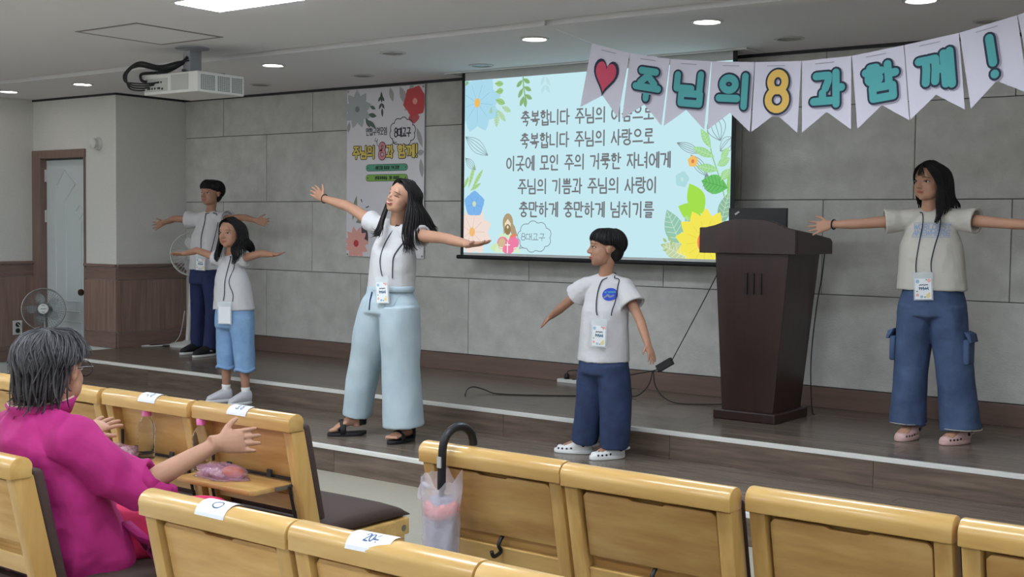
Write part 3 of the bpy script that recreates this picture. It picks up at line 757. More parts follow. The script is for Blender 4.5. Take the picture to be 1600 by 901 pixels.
stroke_mesh(MB_ := MB(), [[(-3.655,1.60),(-3.63,1.615)],[(-3.65,1.595),(-3.625,1.612)]], .006, lambda u, v, d: V((u, 7.29-d, v)), .001); MB_.build('logo_mark', 'steel', mon)
tag(MB().tube(smoothpath([(-3.075,7.38,1.36),(-3.10,7.40,1.2),(-3.125,7.40,1.05),(-3.155,7.41,.80),(-3.175,7.44,.60),(-3.165,7.45,.36),(-3.15,7.46,S2+.006)]), .004, 6).build('podium_cable', 'black_plastic', org=(-3.15,7.46,S2), smooth=True),
    'thin black cable running down the right side of the podium', 'cable')

# ------------------------------------------------------------------ power adapter and cables on the stage floor
ad = thing('power_adapter', 'black power adapter brick hanging on its cables left of the podium', 'adapter', (-4.24, 7.45, .5))
ax_ = (V((.86,0,.51)), V((0,1,0)), V((-.51,0,.86)))
mt_ = Matrix((ax_[0], ax_[1], ax_[2])).transposed().to_4x4(); mt_.translation = V((-4.245,7.45,.56))
MB().box(-.065, .065, -.018, .018, -.026, .026, mt_).build('brick', 'dark_plastic', ad, bevel=.005)
MB().tube(smoothpath([(-4.19,7.45,.595),(-4.06,7.42,.80),(-3.87,7.36,1.09),(-3.70,7.30,1.36)]), .0035, 6).build('upper_cable', 'black_plastic', ad, smooth=True)
MB().tube(smoothpath([(-4.30,7.45,.525),(-4.335,7.44,.512),(-4.45,7.45,.485),(-4.56,7.5,.46),(-4.80,7.62,.435),(-5.05,7.72,.425),(-5.20,7.76,.42),(-5.27,7.775,.405),(-5.285,7.78,.37),(-5.285,7.78,.345)]), .004, 6).build('plug_cable', 'black_plastic', ad, smooth=True)
MB().lathe([(.012,0),(.02,.01),(.02,.04),(.010,.055)], (-5.285,7.78,.335), 12).build('plug', 'black_plastic', ad, smooth='auto')
tag(MB().tube(smoothpath([(-4.335,7.44,.512),(-4.34,7.40,.42),(-4.40,7.36,.345),(-4.52,7.38,.323),(-4.80,7.18,.322),(-5.05,7.0,.322),(-5.28,6.89,.323),(-5.40,6.92,.335),(-5.475,6.88,.355),(-5.47,6.80,.345),(-5.40,6.69,.322)]), .0045, 6).build('floor_cable', 'black_plastic', org=(-4.8,7.18,S2), smooth=True),
    'long black cable lying along the stage floor behind the boy in clogs', 'cable')
tag(MB().tube(smoothpath([(-4.33,7.44,.515),(-4.29,7.40,.42),(-4.20,7.36,.350),(-4.08,7.33,.323),(-3.92,7.40,.322),(-3.78,7.45,.330),(-3.64,7.42,.322)]), .0045, 6).build('floor_cable', 'black_plastic', org=(-4.0,7.35,S2), smooth=True),
    'short black cable looping from the adapter down to the podium base', 'cable')
ps = thing('power_strip', 'white power strip on the stage floor against the baseboard', 'power strip', (-5.24,7.78,S2))
MB().box(-5.36,-5.10,7.755,7.81,S2,S2+.028).build('case', 'white_plastic', ps, bevel=.005)
for x in (-5.17,-5.22): MB().lathe([(.017,0),(.017,.002),(.014,.002),(.013,-.004)], (x,7.782,S2+.028), 14).build('socket', 'dark_plastic', ps)

# ================================================================== PROJECTOR
pr = thing('projector', 'white projector with vent grilles and black cables hanging from the ceiling', 'projector', (-7.06, 5.65, 2.39))
qx0, qx1, qy0, qy1, qz0, qz1 = -7.32, -6.745, 5.445, 5.86, 2.388, 2.528
mat('projector_white', (212,210,206), 0.45); mat('projector_panel', (176,176,172), 0.5); mat('vent_dark', (96,106,106), 0.7); mat('mount_grey', (150,150,156), 0.5)
MB().box(qx0, qx1, qy0, qy1, qz0, qz1).build('body', 'projector_white', pr, bevel=.008)
MB().box(qx0+.02, qx0+.26, qy0-.003, qy0+.002, qz0+.02, qz1-.03).build('connector_panel', 'projector_panel', pr)
MB().box(qx0+.30, qx1-.09, qy0-.003, qy0+.002, qz0+.02, qz1-.014).build('filter_cover', 'projector_panel', pr)
for x, z, w_ in ((.045,.035,.03),(.09,.035,.014),(.12,.035,.014),(.155,.035,.03),(.2,.03,.016),(.06,.072,.014),(.085,.072,.014),(.11,.072,.02),(.16,.075,.016),(.19,.075,.012)):
    MB().box(qx0+x, qx0+x+w_, qy0-.007, qy0-.002, qz0+z, qz0+z+.014).build('port', 'dark_plastic', pr, bevel=.002)
for gy0, gy1 in ((.03,.155),(.175,.285),(.30,.395)):
    nr, nc = 11, max(3, int((gy1-gy0)/.016))
    mb = MB()
    for r in range(nr):
        for c in range(nc):
            yy = qy0+gy0+(gy1-gy0)*(c+.12)/nc; z = qz0+.018+(qz1-qz0-.036)*r/nr
            mb.box(qx1-.002, qx1+.0015, yy, yy+(gy1-gy0)/nc*.72, z, z+.0055)
    o = mb.build('vent_slots', 'vent_dark', pr); o['kind'] = 'stuff'
MB().lathe([(.055,0),(.06,.03),(.05,.035),(.046,.01)], (qx0+.15, qy1, qz0+.07), 20, ((1,0,0),(0,0,1),(0,1,0)), cap=True).build('lens', 'black_plastic', pr, smooth='auto')
MB().box(-7.09, -7.01, 5.60, 5.70, 2.545, CZ-.012).build('mount_post', 'mount_grey', pr, bevel=.004)
MB().lathe([(.12,0),(.12,-.008),(.07,-.016),(.05,-.03)], (-7.05,5.65,CZ), 20).build('mount_plate', 'mount_grey', pr, smooth='auto')
mb = MB()
for a in (.6, 2.3, 3.8, 5.4): mb.box(-.005, .24, -.014, .014, 2.532, 2.548, Matrix.Translation((-7.06,5.65,0)) @ Matrix.Rotation(a, 4, 'Z'))
mb.build('mount_arm', 'dark_plastic', pr)
for k, off in enumerate((0, .012, -.01, .02)):
    pts = [(-7.04+off,5.60,2.66-.01*k),(-7.10,5.56,2.60+off),(-7.22,5.50,2.575+off),(-7.34,5.42,2.60+off),(-7.41-.012*k,5.38,2.55),(-7.42-.008*k,5.375,2.49),(-7.39+.01*k,5.38,2.435+.012*k),(-7.33+.03*k,5.405,2.42+.014*k),(-7.30+.05*k,5.44,2.425+.015*k)]
    MB().tube(smoothpath(pts), .006, 6).build('cable', 'black_plastic', pr, smooth=True)
MB().tube(smoothpath([(-7.05,5.62,2.64),(-7.16,5.55,2.565),(-7.25,5.50,2.55),(-7.31,5.42,2.535),(-7.30,5.41,2.49),(-7.28,5.44,2.48)]), .010, 6).build('cable', 'black_plastic', pr, smooth=True)

# ================================================================== FANS, DETECTOR, SOCKET
mat('fan_white', (206,206,204), 0.45); mat('fan_clear', (170,182,184), 0.3, alpha=0.34); mat('fan_wire', (120,124,126), 0.35, metal=0.3); mat('fan_blade_white', (216,216,216), 0.4)
def fan(name, label, base, hc, face, r, matw, matb, col_r, base_r, wires, wire_r, rings, hubm, badge=None):
    t = thing(name, label, 'fan', base)
    base, hc, face = V(base), V(hc), V(face).normalized()
    s_ = face.cross(V((0,0,1))).normalized(); u_ = s_.cross(face)
    ax = (s_, u_, face)
    MB().lathe([(base_r,0),(base_r,.018),(base_r*.93,.03),(base_r*.3,.045),(.03,.06)], base, 28).build('base', matw, t, smooth='auto')
    bk = hc - face*.12
    MB().tube([base+V((0,0,.04)), V((bk.x*.6+base.x*.4, bk.y*.6+base.y*.4, hc.z-.32)), V((bk.x, bk.y, hc.z-.08))], [col_r, col_r, col_r*.8], 14).build('column', matw, t, smooth='auto')
    MB().lathe([(.02,-.21),(.06,-.2),(.075,-.14),(.07,-.07),(.03,-.05)], hc, 18, ax).build('motor', matw, t, smooth=True)
    mb = MB()
    for zz, k in ((-.05,1),(.03,1)):
        mb.tube([hc + s_*(r*math.cos(a)) + u_*(r*math.sin(a)) + face*(zz*.4) for a in [2*PI*i/40 for i in range(40)]], .006, 6, closed=True)
    mb.build('rim', matw, t, smooth=True)
    mb = MB()
    for i in range(wires):
        a = 2*PI*i/wires; d = s_*math.cos(a) + u_*math.sin(a)
        mb.tube([hc+d*.04+face*.055, hc+d*(r*.6)+face*.05, hc+d*r], wire_r, 4)
        mb.tube([hc+d*.05-face*.06, hc+d*(r*.7)-face*.05, hc+d*r], wire_r, 4)
    for k in range(rings):
        q = r*(.28+.66*k/max(1,rings-1))
        mb.tube([hc + s_*(q*math.cos(a)) + u_*(q*math.sin(a)) + face*(.055-.05*(q/r)**3) for a in [2*PI*i/32 for i in range(32)]], wire_r, 4, closed=True)
    mb.build('guard', matw if matw == 'fan_white' else 'fan_wire', t)
    for b in range(5):
        a = 2*PI*b/5
        pts = []
        for k in range(9):
            q = k/8; rad = .04+(r*.82-.04)*q; wv = .75*math.sin(PI*min(1,q*.85+.12))
            pts.append((rad, wv))
        rings_ = []
        for rad, wv in pts:
            rings_.append([hc + (s_*math.cos(a+e*wv*.55)+u_*math.sin(a+e*wv*.55))*rad + face*(e*.018) + face*o_ for e, o_ in ((-1,0),(1,0),(1,.003),(-1,.003))])
        MB().loft(rings_).build('blade', matb, t, smooth='auto')
    MB().lathe([(.045,.03),(.05,.055),(.045,.066),(.02,.07)], hc, 20, ax).build('hub_badge', hubm, t, smooth='auto')
    if badge: stroke_mesh(MB_ := MB(), [[(-.022,0),(.022,0)],[(-.012,-.03),(.012,-.03)],[(-.012,.03),(.012,.03)]], .006, lambda x, y, d: hc + s_*x + u_*y + face*(.0715+d), 0); MB_.build('badge_print', badge, t)
    return t
fan('stand_fan', 'white stand fan behind the boy in dark trousers on the stage', (-9.59,7.63,S2), (-9.44,7.57,1.205), (.72,-.69,.03), .205, 'fan_white', 'fan_blade_white', .024, .17, 40, .0016, 4, 'fan_white')
mat('badge_teal', (60,120,120), .5)
fan('stand_fan', 'grey see-through stand fan in front of the white door', (-10.55,6.74,0), (-10.54,6.70,.668), (.80,-.58,.12), .195, 'steel', 'fan_clear', .016, .17, 48, .0011, 7, 'white_plastic', 'badge_teal')
dt = thing('smoke_detector', 'round white alarm device on the wall right of the door', 'detector', (-10.165, YD, 2.235))
fx = ((1,0,0),(0,0,1),(0,-1,0))
MB().lathe([(.062,0),(.062,.02),(.055,.03)], (-10.165,YD,2.235), 28, fx).build('base', 'white_plastic', dt, smooth='auto')
MB().lathe([(.04,.03),(.044,.05),(.05,.062),(.05,.072),(.045,.076)], (-10.165,YD,2.235), 28, fx).build('cover', 'white_plastic', dt, smooth='auto')
so = thing('wall_socket', 'white double wall socket on the dark wainscot at the left edge', 'socket', (XA+.014, 6.86, .447))
MB().box(XA+.014, XA+.024, 6.80, 6.90, .375, .515).build('plate', 'white_plastic', so, bevel=.003)
for z in (.415,.475): MB().lathe([(.024,0),(.024,.004),(.02,.005),(.018,.001)], (XA+.024,6.85,z), 18, ((0,1,0),(0,0,1),(1,0,0))).build('outlet', 'dark_plastic', so)
tag(MB().tube(smoothpath([(XA+.03,6.85,.48),(XA+.06,6.83,.485),(XA+.16,6.80,.44),(XA+.26,6.76,.25),(XA+.38,6.74,.02),(-10.70,6.70,.012)]), .004, 6).build('fan_cord', 'white_plastic', org=(XA+.3,6.78,0), smooth=True), 'thin pale cord from the wall socket to the see-through fan', 'cord')
tag(MB().tube(smoothpath([(-9.60,7.56,.34),(-9.72,7.45,.328),(-9.80,7.36,.323),(-9.86,7.30,.323),(-9.87,7.40,.323),(-9.84,7.52,.323),(-9.78,7.58,.323),(-9.73,7.50,.325)]), .005, 6).build('extension_cord', 'white_plastic', org=(-9.8,7.4,S2), smooth=True), 'white cord coiled on the stage floor beside the white stand fan', 'cord')
tag(MB().tube(smoothpath([(-9.66,7.52,.33),(-9.70,7.46,.325),(-9.78,7.42,.324),(-9.84,7.38,.324),(-9.82,7.46,.326),(-9.74,7.52,.326)]), .007, 6).build('extension_cord', 'black_plastic', org=(-9.75,7.45,S2), smooth=True), 'black cord lying inside the coiled white cord', 'cord')
tag(MB().tube(smoothpath([(-9.60,7.60,.66),(-9.615,7.585,.52),(-9.635,7.57,.42),(-9.665,7.54,.36),(-9.70,7.50,.325)]), .003, 6).build('fan_cord', 'white_plastic', org=(-9.7,7.55,S2), smooth=True), 'thin white cord dangling beside the column of the white fan', 'cord')

# ================================================================== CHAIRS
CWX = .2520
LEAN = .23
def cy(z): return (.82 - z)*LEAN
def make_chair(is_open):
    t = thing('chair', 'x', 'chair', (0,0,0))
    prof = []
    for k in range(15):
        a = -.35 + (PI+.7)*k/14
        prof.append((-.002 + .036*math.cos(PI-a)*1.0, .828 + .030*math.sin(a)))
    prof.append((.032, .797)); prof.append((-.036, .797))
    MB().prism(prof, lambda u, v, d: V((d, u, v)), -CWX-.004, CWX+.004).build('top_rail', 'chair_wood', t, bevel=.005, smooth=True)
    for sx in (-1, 1):
        xa, xb = sorted((sx*CWX, sx*(CWX-.044)))
        MB().prism([(cy(.80)-.028,.805),(cy(.80)+.034,.805),(cy(.42)+.036,.42),(.19,0),(.11,0),(cy(.42)-.032,.42)], lambda u, v, d: V((d, u, v)), xa, xb).build('side_post', 'chair_post', t, bevel=.006, smooth=True)
        MB().prism([(.50,.40),(.56,.40),(.55,0),(.49,0)], lambda u, v, d: V((d, u, v)), xa, xb).build('front_leg', 'chair_post', t, bevel=.006)
        MB().box(xa, xb, .10, .585, .335, .40).build('seat_side', 'chair_wood', t, bevel=.008)
        MB().lathe([(.012,0),(.012,.003),(.006,.004)], (sx*CWX, .55, .365), 12, ((0,1,0),(0,0,1),(sx,0,0))).build('bolt', 'steel', t)
    def sl(u, v, d): return V((u, cy(v)+d, v))
    xi = CWX-.044
    MB().prism([(-xi,.50),(xi,.50),(xi,.80),(-xi,.80)], sl, .012, .024).build('back_board', 'chair_panel', t)
    MB().prism([(-xi,.508),(xi,.508),(xi,.566),(-xi,.566)], sl, -.016, .012).build('cross_bar', 'chair_wood', t, bevel=.004)
    mb = MB().prism([(-CWX+.006,.47),(CWX-.006,.47),(CWX-.006,.815),(-CWX+.006,.815)], sl, .034, .072)
    mb.build('back_cushion', 'upholstery', t, bevel=.012, smooth=True, seg=3)
    # seat cushion, rounded towards the front
    rings = []
    for k in range(11):
        q = k/10; y = .095 + .525*q
        hx = CWX-.004 - .03*max(0, q-.75)**2*16*.9
        top = .455 + .012*math.sin(PI*q) - .05*max(0, q-.7)**2*11; bot_ = .395
        ring = []
        for j in range(20):
            a = 2*PI*j/20; c_, s_ = math.cos(a), math.sin(a)
            ring.append(V((hx*math.copysign(abs(c_)**.35, c_), y, (top+bot_)/2 + (top-bot_)/2*math.copysign(abs(s_)**.6, s_))))
        rings.append(ring)
    MB().loft(rings).build('seat', 'upholstery', t, smooth=True)
    for x in (-.16, 0, .16):
        MB().lathe([(.004,0),(.004,.002)], (x, cy(.788)+.012, .788), 8, ((1,0,0),(0,0,1),(0,-1,0))).build('screw', 'dark_plastic', t)
    tx = xi-.006
    if not is_open:
        n = [(-tx,.600),(tx,.600),(tx,.772),(tx-.012,.785),(.055,.785),(.045,.779),(-.045,.779),(-.055,.785),(-tx+.012,.785),(-tx,.772)]
        MB().prism(n, sl, -.014, .004).build('folded_tray', 'chair_panel', t, bevel=.004, smooth=True)
        MB().tube(smoothpath([(.0,cy(.59)-.004,.598),(.0,cy(.56)-.03,.575),(.0,cy(.55)-.022,.553),(.0,cy(.55)-.055,.545),(.0,cy(.55)-.066,.562)]), .006, 7).build('hook', 'black_plastic', t, smooth=True)
    else:
        z = .602; y1 = cy(.6)-.012
        n = [(-tx,y1),(tx,y1),(tx,y1-.175),(tx-.015,y1-.19),(.05,y1-.19),(.042,y1-.186),(-.042,y1-.186),(-.05,y1-.19),(-tx+.015,y1-.19),(-tx,y1-.175)]
        MB().prism(n, lambda u, v, d: V((u, v, d)), z-.009, z+.009).build('open_tray', 'chair_panel', t, bevel=.004, smooth=True)
        for sx in (-1, 1):
            x = sx*(tx+.004)
            MB().box(x-.002, x+.002, y1-.09, y1-.005, z-.007, z+.007).build('tray_hinge', 'steel', t)
            MB().tube([(x+sx*.004,y1+.02,z+.02),(x+sx*.004,y1-.03,z),(x+sx*.004,y1+.01,z-.16)], .006, 6).build('tray_arm', 'black_plastic', t)
            MB().box(sx*xi-.006 if sx > 0 else -xi, sx*xi if sx > 0 else -xi+.006, y1-.02, y1-.008, .64, .70).build('latch', 'dark_plastic', t, bevel=.002)
        MB().tube([(-tx,y1+.012,z+.016),(tx,y1+.012,z+.016)], .006, 6).build('tray_bar', 'black_plastic', t)
        for sx in (-.7, .35): MB().box(sx*tx-.006, sx*tx+.016, y1-.004, y1+.006, z+.012, z+.04).build('tray_stop', 'dark_plastic', t, bevel=.003)
    return t
chair_c = make_chair(False); chair_o = make_chair(True)
used = set()
def place(proto, x, y, label, group, rz=0.0):
    o = proto if id(proto) not in used else copy_tree(proto)
    used.add(id(proto))
    o.location = (x, y, 0); o.rotation_euler = (0,0,rz); ORG[o.name] = V((x,y,0))
    tag(o, label, 'chair', group); return o
G1 = 'wooden tray-back chairs in the front row'; G2 = 'wooden tray-back chairs in the second row'
RY = -.0
for i, (x, y, p, l) in enumerate((
  (-4.90,2.872,chair_c,'light wood chair at the far left of the front row, behind the grey-haired woman'),
  (-4.375,2.878,chair_c,'light wood front-row chair in front of the grey-haired woman, no tray open'),
  (-3.850,2.888,chair_o,'light wood front-row chair with open tray holding a bottle and snack bag, left one'),
  (-3.325,2.898,chair_o,'light wood front-row chair at the aisle with open tray under the outstretched hand'),
  (-2.157,2.805,chair_c,'light wood front-row chair with a black-handled umbrella hooked on it'),
  (-1.634,2.790,chair_c,'light wood front-row chair in the middle, right of the umbrella chair'),
  (-1.105,2.835,chair_c,'light wood front-row chair right of the dark gap at the lower right'),
  (-.580,2.826,chair_c,'light wood chair at the right end of the front row'),)):
    place(p, x, y, l, G1)
for x, y, l in ((-3.322,1.880,'light wood chair the grey-haired woman sits on'),(-2.222,1.858,'light wood second-row chair with white label beside the grey-haired woman'),(-1.708,1.862,'light wood second-row chair with a crooked white label at the bottom'),(-1.190,1.858,'light wood second-row chair cut off at the bottom edge')):
    place(chair_c, x, y, l, G2)

# paper labels lying over the top rails
def label_paper(x, y, txt, lab, rz=0.0, wd=.10):
    t = thing('paper_label', lab, 'label', (x, y, .858), 'white paper labels on chair rails')
    def fn(u, s_, d):
        a = s_/.036
        ca, sa = math.cos(rz), math.sin(rz)
        yy = -.002 + (.0392+d)*math.sin(a); zz = .828 + (.0330+d)*math.cos(a)
        return V((x + u*ca - yy*sa*.6, y + u*sa*.5 + yy, zz))
    mb = MB(); n = 8; s0, s1 = -.052, .022
    for dd in (0, .0008):
        for k in range(n):
            a, b = s0+(s1-s0)*k/n, s0+(s1-s0)*(k+1)/n
            mb.add([fn(-wd/2,a,dd),fn(wd/2,a,dd),fn(wd/2,b,dd),fn(-wd/2,b,dd)], [(0,1,2,3)])
    mb.build('sheet', 'paper', t)
    mb = MB(); stroke_mesh(mb, fit_text(txt, -.018, .018, -.016, .022, .1), .003, fn, .0014); mb.build('print', 'ink', t)
label_paper(-4.90, 2.874, '5/5', 'white paper label on the leftmost front-row rail, behind the grey-haired woman')
label_paper(-3.825, 2.890, '4/0', 'white paper label on the chair rail above the left water bottle')
label_paper(-3.335, 2.900, '3/6', 'white paper label on the aisle-end chair rail below the white shoes')
label_paper(-2.215, 1.861, '0', 'white paper label on the second-row rail beside the magenta sleeve')
label_paper(-1.735, 1.866, '204', 'white paper label lying crooked on the rail at the bottom middle', .12, .11)

# ================================================================== UMBRELLA IN A PLASTIC SLEEVE
um = thing('umbrella', 'closed umbrella in a clear plastic sleeve hooked over a chair rail', 'umbrella', (-2.29, 2.735, .25))
mat('umbrella_cloth', (150,146,164), 0.7, var=.1, vscale=20, stretch=(4,4,.4)); mat('sleeve_film', (226,222,232), 0.25, alpha=.42, bump=.5, bscale=40); mat('pink_band', (232,140,136), 0.6)
ux, uy = -2.292, 2.735
MB().tube(smoothpath([(ux,uy,.735),(ux,uy,.80),(ux+.002,uy+.004,.868),(ux+.006,uy+.028,.902),(ux+.012,uy+.068,.912),(ux+.018,uy+.104,.895),(ux+.02,uy+.118,.868),(ux+.02,uy+.12,.852)]), [.0125]*43, 12).build('handle', 'black_plastic', um, smooth=True)
MB().box(ux-.007, ux+.007, uy-.0145, uy-.010, .800, .832).build('handle_tag', 'projector_panel', um)
MB().tube([(ux,uy,.745),(ux,uy,.30)], [.008,.008], 8).build('shaft', 'black_plastic', um)
rings = []
for k in range(12):
    z = .715 - .46*k/11; r = (.030, .040, .042, .043, .043, .042, .040, .037, .034, .03, .024, .012)[k]
    rings.append([V((ux + r*(1+.14*math.cos(5*a+.6*k))*math.cos(a), uy + r*(1+.14*math.cos(5*a+.6*k))*math.sin(a), z)) for a in [2*PI*j/30 for j in range(30)]])
MB().loft(rings).build('canopy', 'umbrella_cloth', um, smooth=True)
rings = []
for k, z in enumerate((.697,.688,.676,.664,.655)):
    r = (.042,.049,.051,.050,.043)[k]
    rings.append([V((ux + r*(1+.05*math.sin(7*a+2*k))*math.cos(a), uy + r*(1+.05*math.sin(7*a+2*k))*math.sin(a), z+.006*math.sin(a*2+1))) for a in [2*PI*j/30 for j in range(30)]])
MB().loft(rings).build('pink_band', 'pink_band', um, smooth=True)
rings = []
for k in range(13):
    z = .772 - .535*k/12; r = .056 - .010*(k/12) + (.006 if k < 2 else 0)
    rings.append([V((ux + r*(1+.06*math.sin(6*a+k)+.05*math.sin(11*a-2*k)*(1 if k < 3 else .4))*math.cos(a), uy + r*(1+.06*math.sin(6*a+k))*math.sin(a), z + (.018*math.sin(3*a+1)+.012*math.sin(7*a) if k == 0 else 0))) for a in [2*PI*j/36 for j in range(36)]])
MB().loft(rings, cap=False).build('plastic_sleeve', 'sleeve_film', um, smooth=True)
MB().tube(smoothpath([(ux-.05,uy,.735),(ux-.07,uy,.742),(ux-.082,uy,.722),(ux-.084,uy,.695)]), [.007]*19, 7).build('sleeve_flap', 'sleeve_film', um, smooth=True)

# ================================================================== WATER BOTTLES AND SNACK BAGS
mat('bottle_pet', (240,246,250), 0.03, trans=1.0, ior=1.22); mat('pink_cap', (236,132,196), 0.45)
def bottle(x, y, z, label):
    t = thing('water_bottle', label, 'bottle', (x, y, z), 'water bottles with pink caps')
    prof = [(.028,0),(.031,.004),(.032,.012)]
    for k in range(6):
        z0 = .02+k*.0165
        prof += [(.0295,z0),(.032,z0+.006),(.032,z0+.011)]
    prof += [(.031,.122),(.028,.136),(.019,.152),(.0135,.158),(.0135,.166)]
    MB().lathe(prof, (x,y,z), 24).build('bottle_body', 'bottle_pet', t, smooth=True)
    MB().lathe([(.0165,.163),(.0175,.166),(.0175,.184),(.0155,.188),(.006,.189)], (x,y,z), 24).build('cap', 'pink_cap', t, smooth='auto')
bottle(-3.862, 2.79+.09, .6115, 'clear water bottle with pink cap on the left open tray')
bottle(-3.545, 2.86+.02, .6115, 'clear water bottle with pink cap behind the outstretched arm')
mat('bag_film', (226,170,200), 0.10, alpha=.26, bump=.6, bscale=60, spec=.8); mat('bag_foil', (196,176,186), 0.2, metal=.5, rgb2=(120,64,80), vscale=55, bump=.6, bscale=90)
mat('bread', (206,118,66), .5, rgb2=(160,76,40), vscale=30); mat('bag_dark', (110,74,70), .3, rgb2=(190,160,166), vscale=60, bump=.5, bscale=80)
def snack(x, y, z, label, filling):
    t = thing('snack_bag', label, 'snack bag', (x, y, z), 'snack bags on the open trays')
    rnd = random.Random(int(abs(x)*1000))
    def blob(c, r, n=20, m_=10, amp=.18, seed=1):
        mb = MB(); mb.ell(c, r, n=n, m_=m_)
        for i, p in enumerate(mb.v):
            d = p - V(c); k = 1 + amp*mnoise.noise(V((p.x*45+seed, p.y*45, p.z*45)))
            q = V(c) + d*k
            mb.v[i] = V((q.x, q.y, max(q.z, z+.0008)))
        return mb
    blob((x-.045,y,z+.016), (.05,.045,.022), amp=.5, seed=3).build('foil_packet', 'bag_foil', t, smooth=True)
    blob((x+.005,y-.02,z+.013), (.03,.03,.017), amp=.5, seed=8).build('foil_packet', 'bag_dark', t, smooth=True)
    blob((x+.045,y+.005,z+.021), (.048,.03,.021), amp=.12, seed=5).build('pastry', filling, t, smooth=True)
    blob((x,y,z+.017), (.105,.062,.030), 30, 12, .35, 7).build('film', 'bag_film', t, smooth=True)
    mb = MB(); rim = []
    for j in range(40):
        a = 2*PI*j/40; k = 1+.10*math.sin(5*a+x*9)+.05*math.sin(13*a)
        rim.append((math.cos(a)*k, math.sin(a)*k))
    mb.loft([[V((x+.118*c_, y+.072*s_, z+.0016)) for c_, s_ in rim], [V((x+.10*c_, y+.06*s_, z+.006)) for c_, s_ in rim]])
    mb.build('film_edge', 'bag_film', t, smooth=True)
snack(-3.385, 2.845, .6115, 'pink snack bag with orange pastry under the outstretched hand', 'bread')
snack(-3.985, 2.84, .6115, 'pink snack bag with brown pastry left of the water bottle', 'bag_dark')
# ================================================================== PEOPLE
mat('skin', (184,139,115), 0.55, var=.05, vscale=14)
mat('skin_tan', (170,126,103), 0.55, var=.05, vscale=14)
mat('lip', (176,98,90), 0.45); mat('lip_red', (170,66,66), 0.4)
mat('eye_white', (214,208,204), 0.3); mat('eye_dark', (28,20,18), 0.25); mat('lash', (34,26,24), 0.6); mat('teeth', (226,222,214), 0.4)
mat('hair_black', (22,20,22), 0.55, spec=.35, var=.25, vscale=30, stretch=(4,4,.7))
mat('hair_brown', (27,22,24), 0.52, spec=.35, var=.25, vscale=30, stretch=(4,4,.7))
mat('hair_grey', (104,102,108), 0.5, rgb2=(32,31,34), vscale=9, detail=8)
mat('tee_white', (200,198,201), 0.85, bump=.55, bscale=9, bdist=.03)
mat('tee_cream', (192,188,180), 0.85, bump=.55, bscale=9, bdist=.03)
mat('denim_dark', (44,58,92), 0.8, var=.25, vscale=14, bump=.35, bscale=11, bdist=.02)
mat('denim_mid', (78,98,134), 0.8, rgb2=(46,62,94), vscale=5, bump=.35, bscale=11, bdist=.02)
mat('denim_light', (142,176,214), 0.8, rgb2=(116,152,196), vscale=9, bump=.4, bscale=13, bdist=.02)
mat('denim_pale', (184,200,208), 0.8, rgb2=(166,184,196), vscale=4, bump=.4, bscale=9, bdist=.02)
mat('navy', (34,44,84), 0.85, var=.15, vscale=10, bump=.35, bscale=11, bdist=.02)
mat('magenta', (172,34,116), 0.75, var=.12, vscale=6, bump=.5, bscale=8, bdist=.03)
mat('crimson', (206,36,92), 0.8, var=.08, vscale=8, bump=.3, bscale=10, bdist=.02)
mat('collar_lining', (206,170,160), 0.8)
mat('lanyard', (34,44,62), 0.6); mat('card_white', (226,228,232), 0.4); mat('card_film', (220,228,232), 0.12, alpha=.4)
mat('sock_white', (222,222,220), 0.9, bump=.3, bscale=80)
mat('shoe_white', (222,222,222), 0.55); mat('shoe_black', (28,28,32), 0.6); mat('shoe_grey', (196,194,200), 0.7, var=.06, vscale=30)
mat('clog_pink', (206,170,166), 0.55); mat('dark_hole', (40,40,44), 0.8); mat('charm_grey', (120,130,140), .4)
mat('stitch', (196,190,176), .8); mat('badge_blue', (36,70,190), .6); mat('tee_print', (146,164,192), .8)
mat('band_black', (24,24,28), .5); mat('glasses', (70,66,66), .25, metal=.7)

TMP = bpy.data.scenes.new('workbench')
def fuse(name, mb, material, parent, voxel=.005, it=5, wrinkle=0.0, wscale=9.0, seed=0.0):
    """merge overlapping closed shells into one continuous surface"""
    org = ORG.get(parent.name, V((0,0,0)))
    raw = bpy.data.meshes.new('raw'); raw.from_pydata([p-org for p in mb.v], [], mb.f)
    bm = bmesh.new(); bm.from_mesh(raw); bmesh.ops.recalc_face_normals(bm, faces=bm.faces); bm.to_mesh(raw); bm.free()
    o = bpy.data.objects.new('raw', raw); TMP.collection.objects.link(o)
    r = o.modifiers.new('r', 'REMESH'); r.mode = 'VOXEL'; r.voxel_size = voxel
    s_ = o.modifiers.new('s', 'SMOOTH'); s_.factor = .5; s_.iterations = it
    with bpy.context.temp_override(scene=TMP, view_layer=TMP.view_layers[0]):
        dg = bpy.context.evaluated_depsgraph_get()
    me = bpy.data.meshes.new_from_object(o.evaluated_get(dg))
    bpy.data.objects.remove(o); bpy.data.meshes.remove(raw)
    me.name = name
    if wrinkle > 0:
        n_ = len(me.vertices); co = [0.0]*(3*n_); no = [0.0]*(3*n_)
        me.vertices.foreach_get('co', co); me.vertices.foreach_get('normal', no)
        for i in range(0, 3*n_, 3):
            x, y, z = co[i:i+3]
            rd = 1-2.4*abs(mnoise.noise(V((x*wscale*.8+seed*2, y*wscale*.8+3, z*wscale*.38+x*2))))
            d = wrinkle*(.9*rd + .8*mnoise.noise(V((x*wscale+seed, y*wscale, z*wscale*.6))) + .5*mnoise.noise(V((x*wscale*2.3, y*wscale*2.3+seed, z*wscale*1.6))))
            co[i] += no[i]*d; co[i+1] += no[i+1]*d; co[i+2] += no[i+2]*d
        me.vertices.foreach_set('co', co); me.update()
    me.polygons.foreach_set('use_smooth', [True]*len(me.polygons))
    me.materials.clear(); me.materials.append(MATS[material])
    ob = bpy.data.objects.new(name, me); COL.objects.link(ob); ob.parent = parent; ORG[ob.name] = org
    return ob
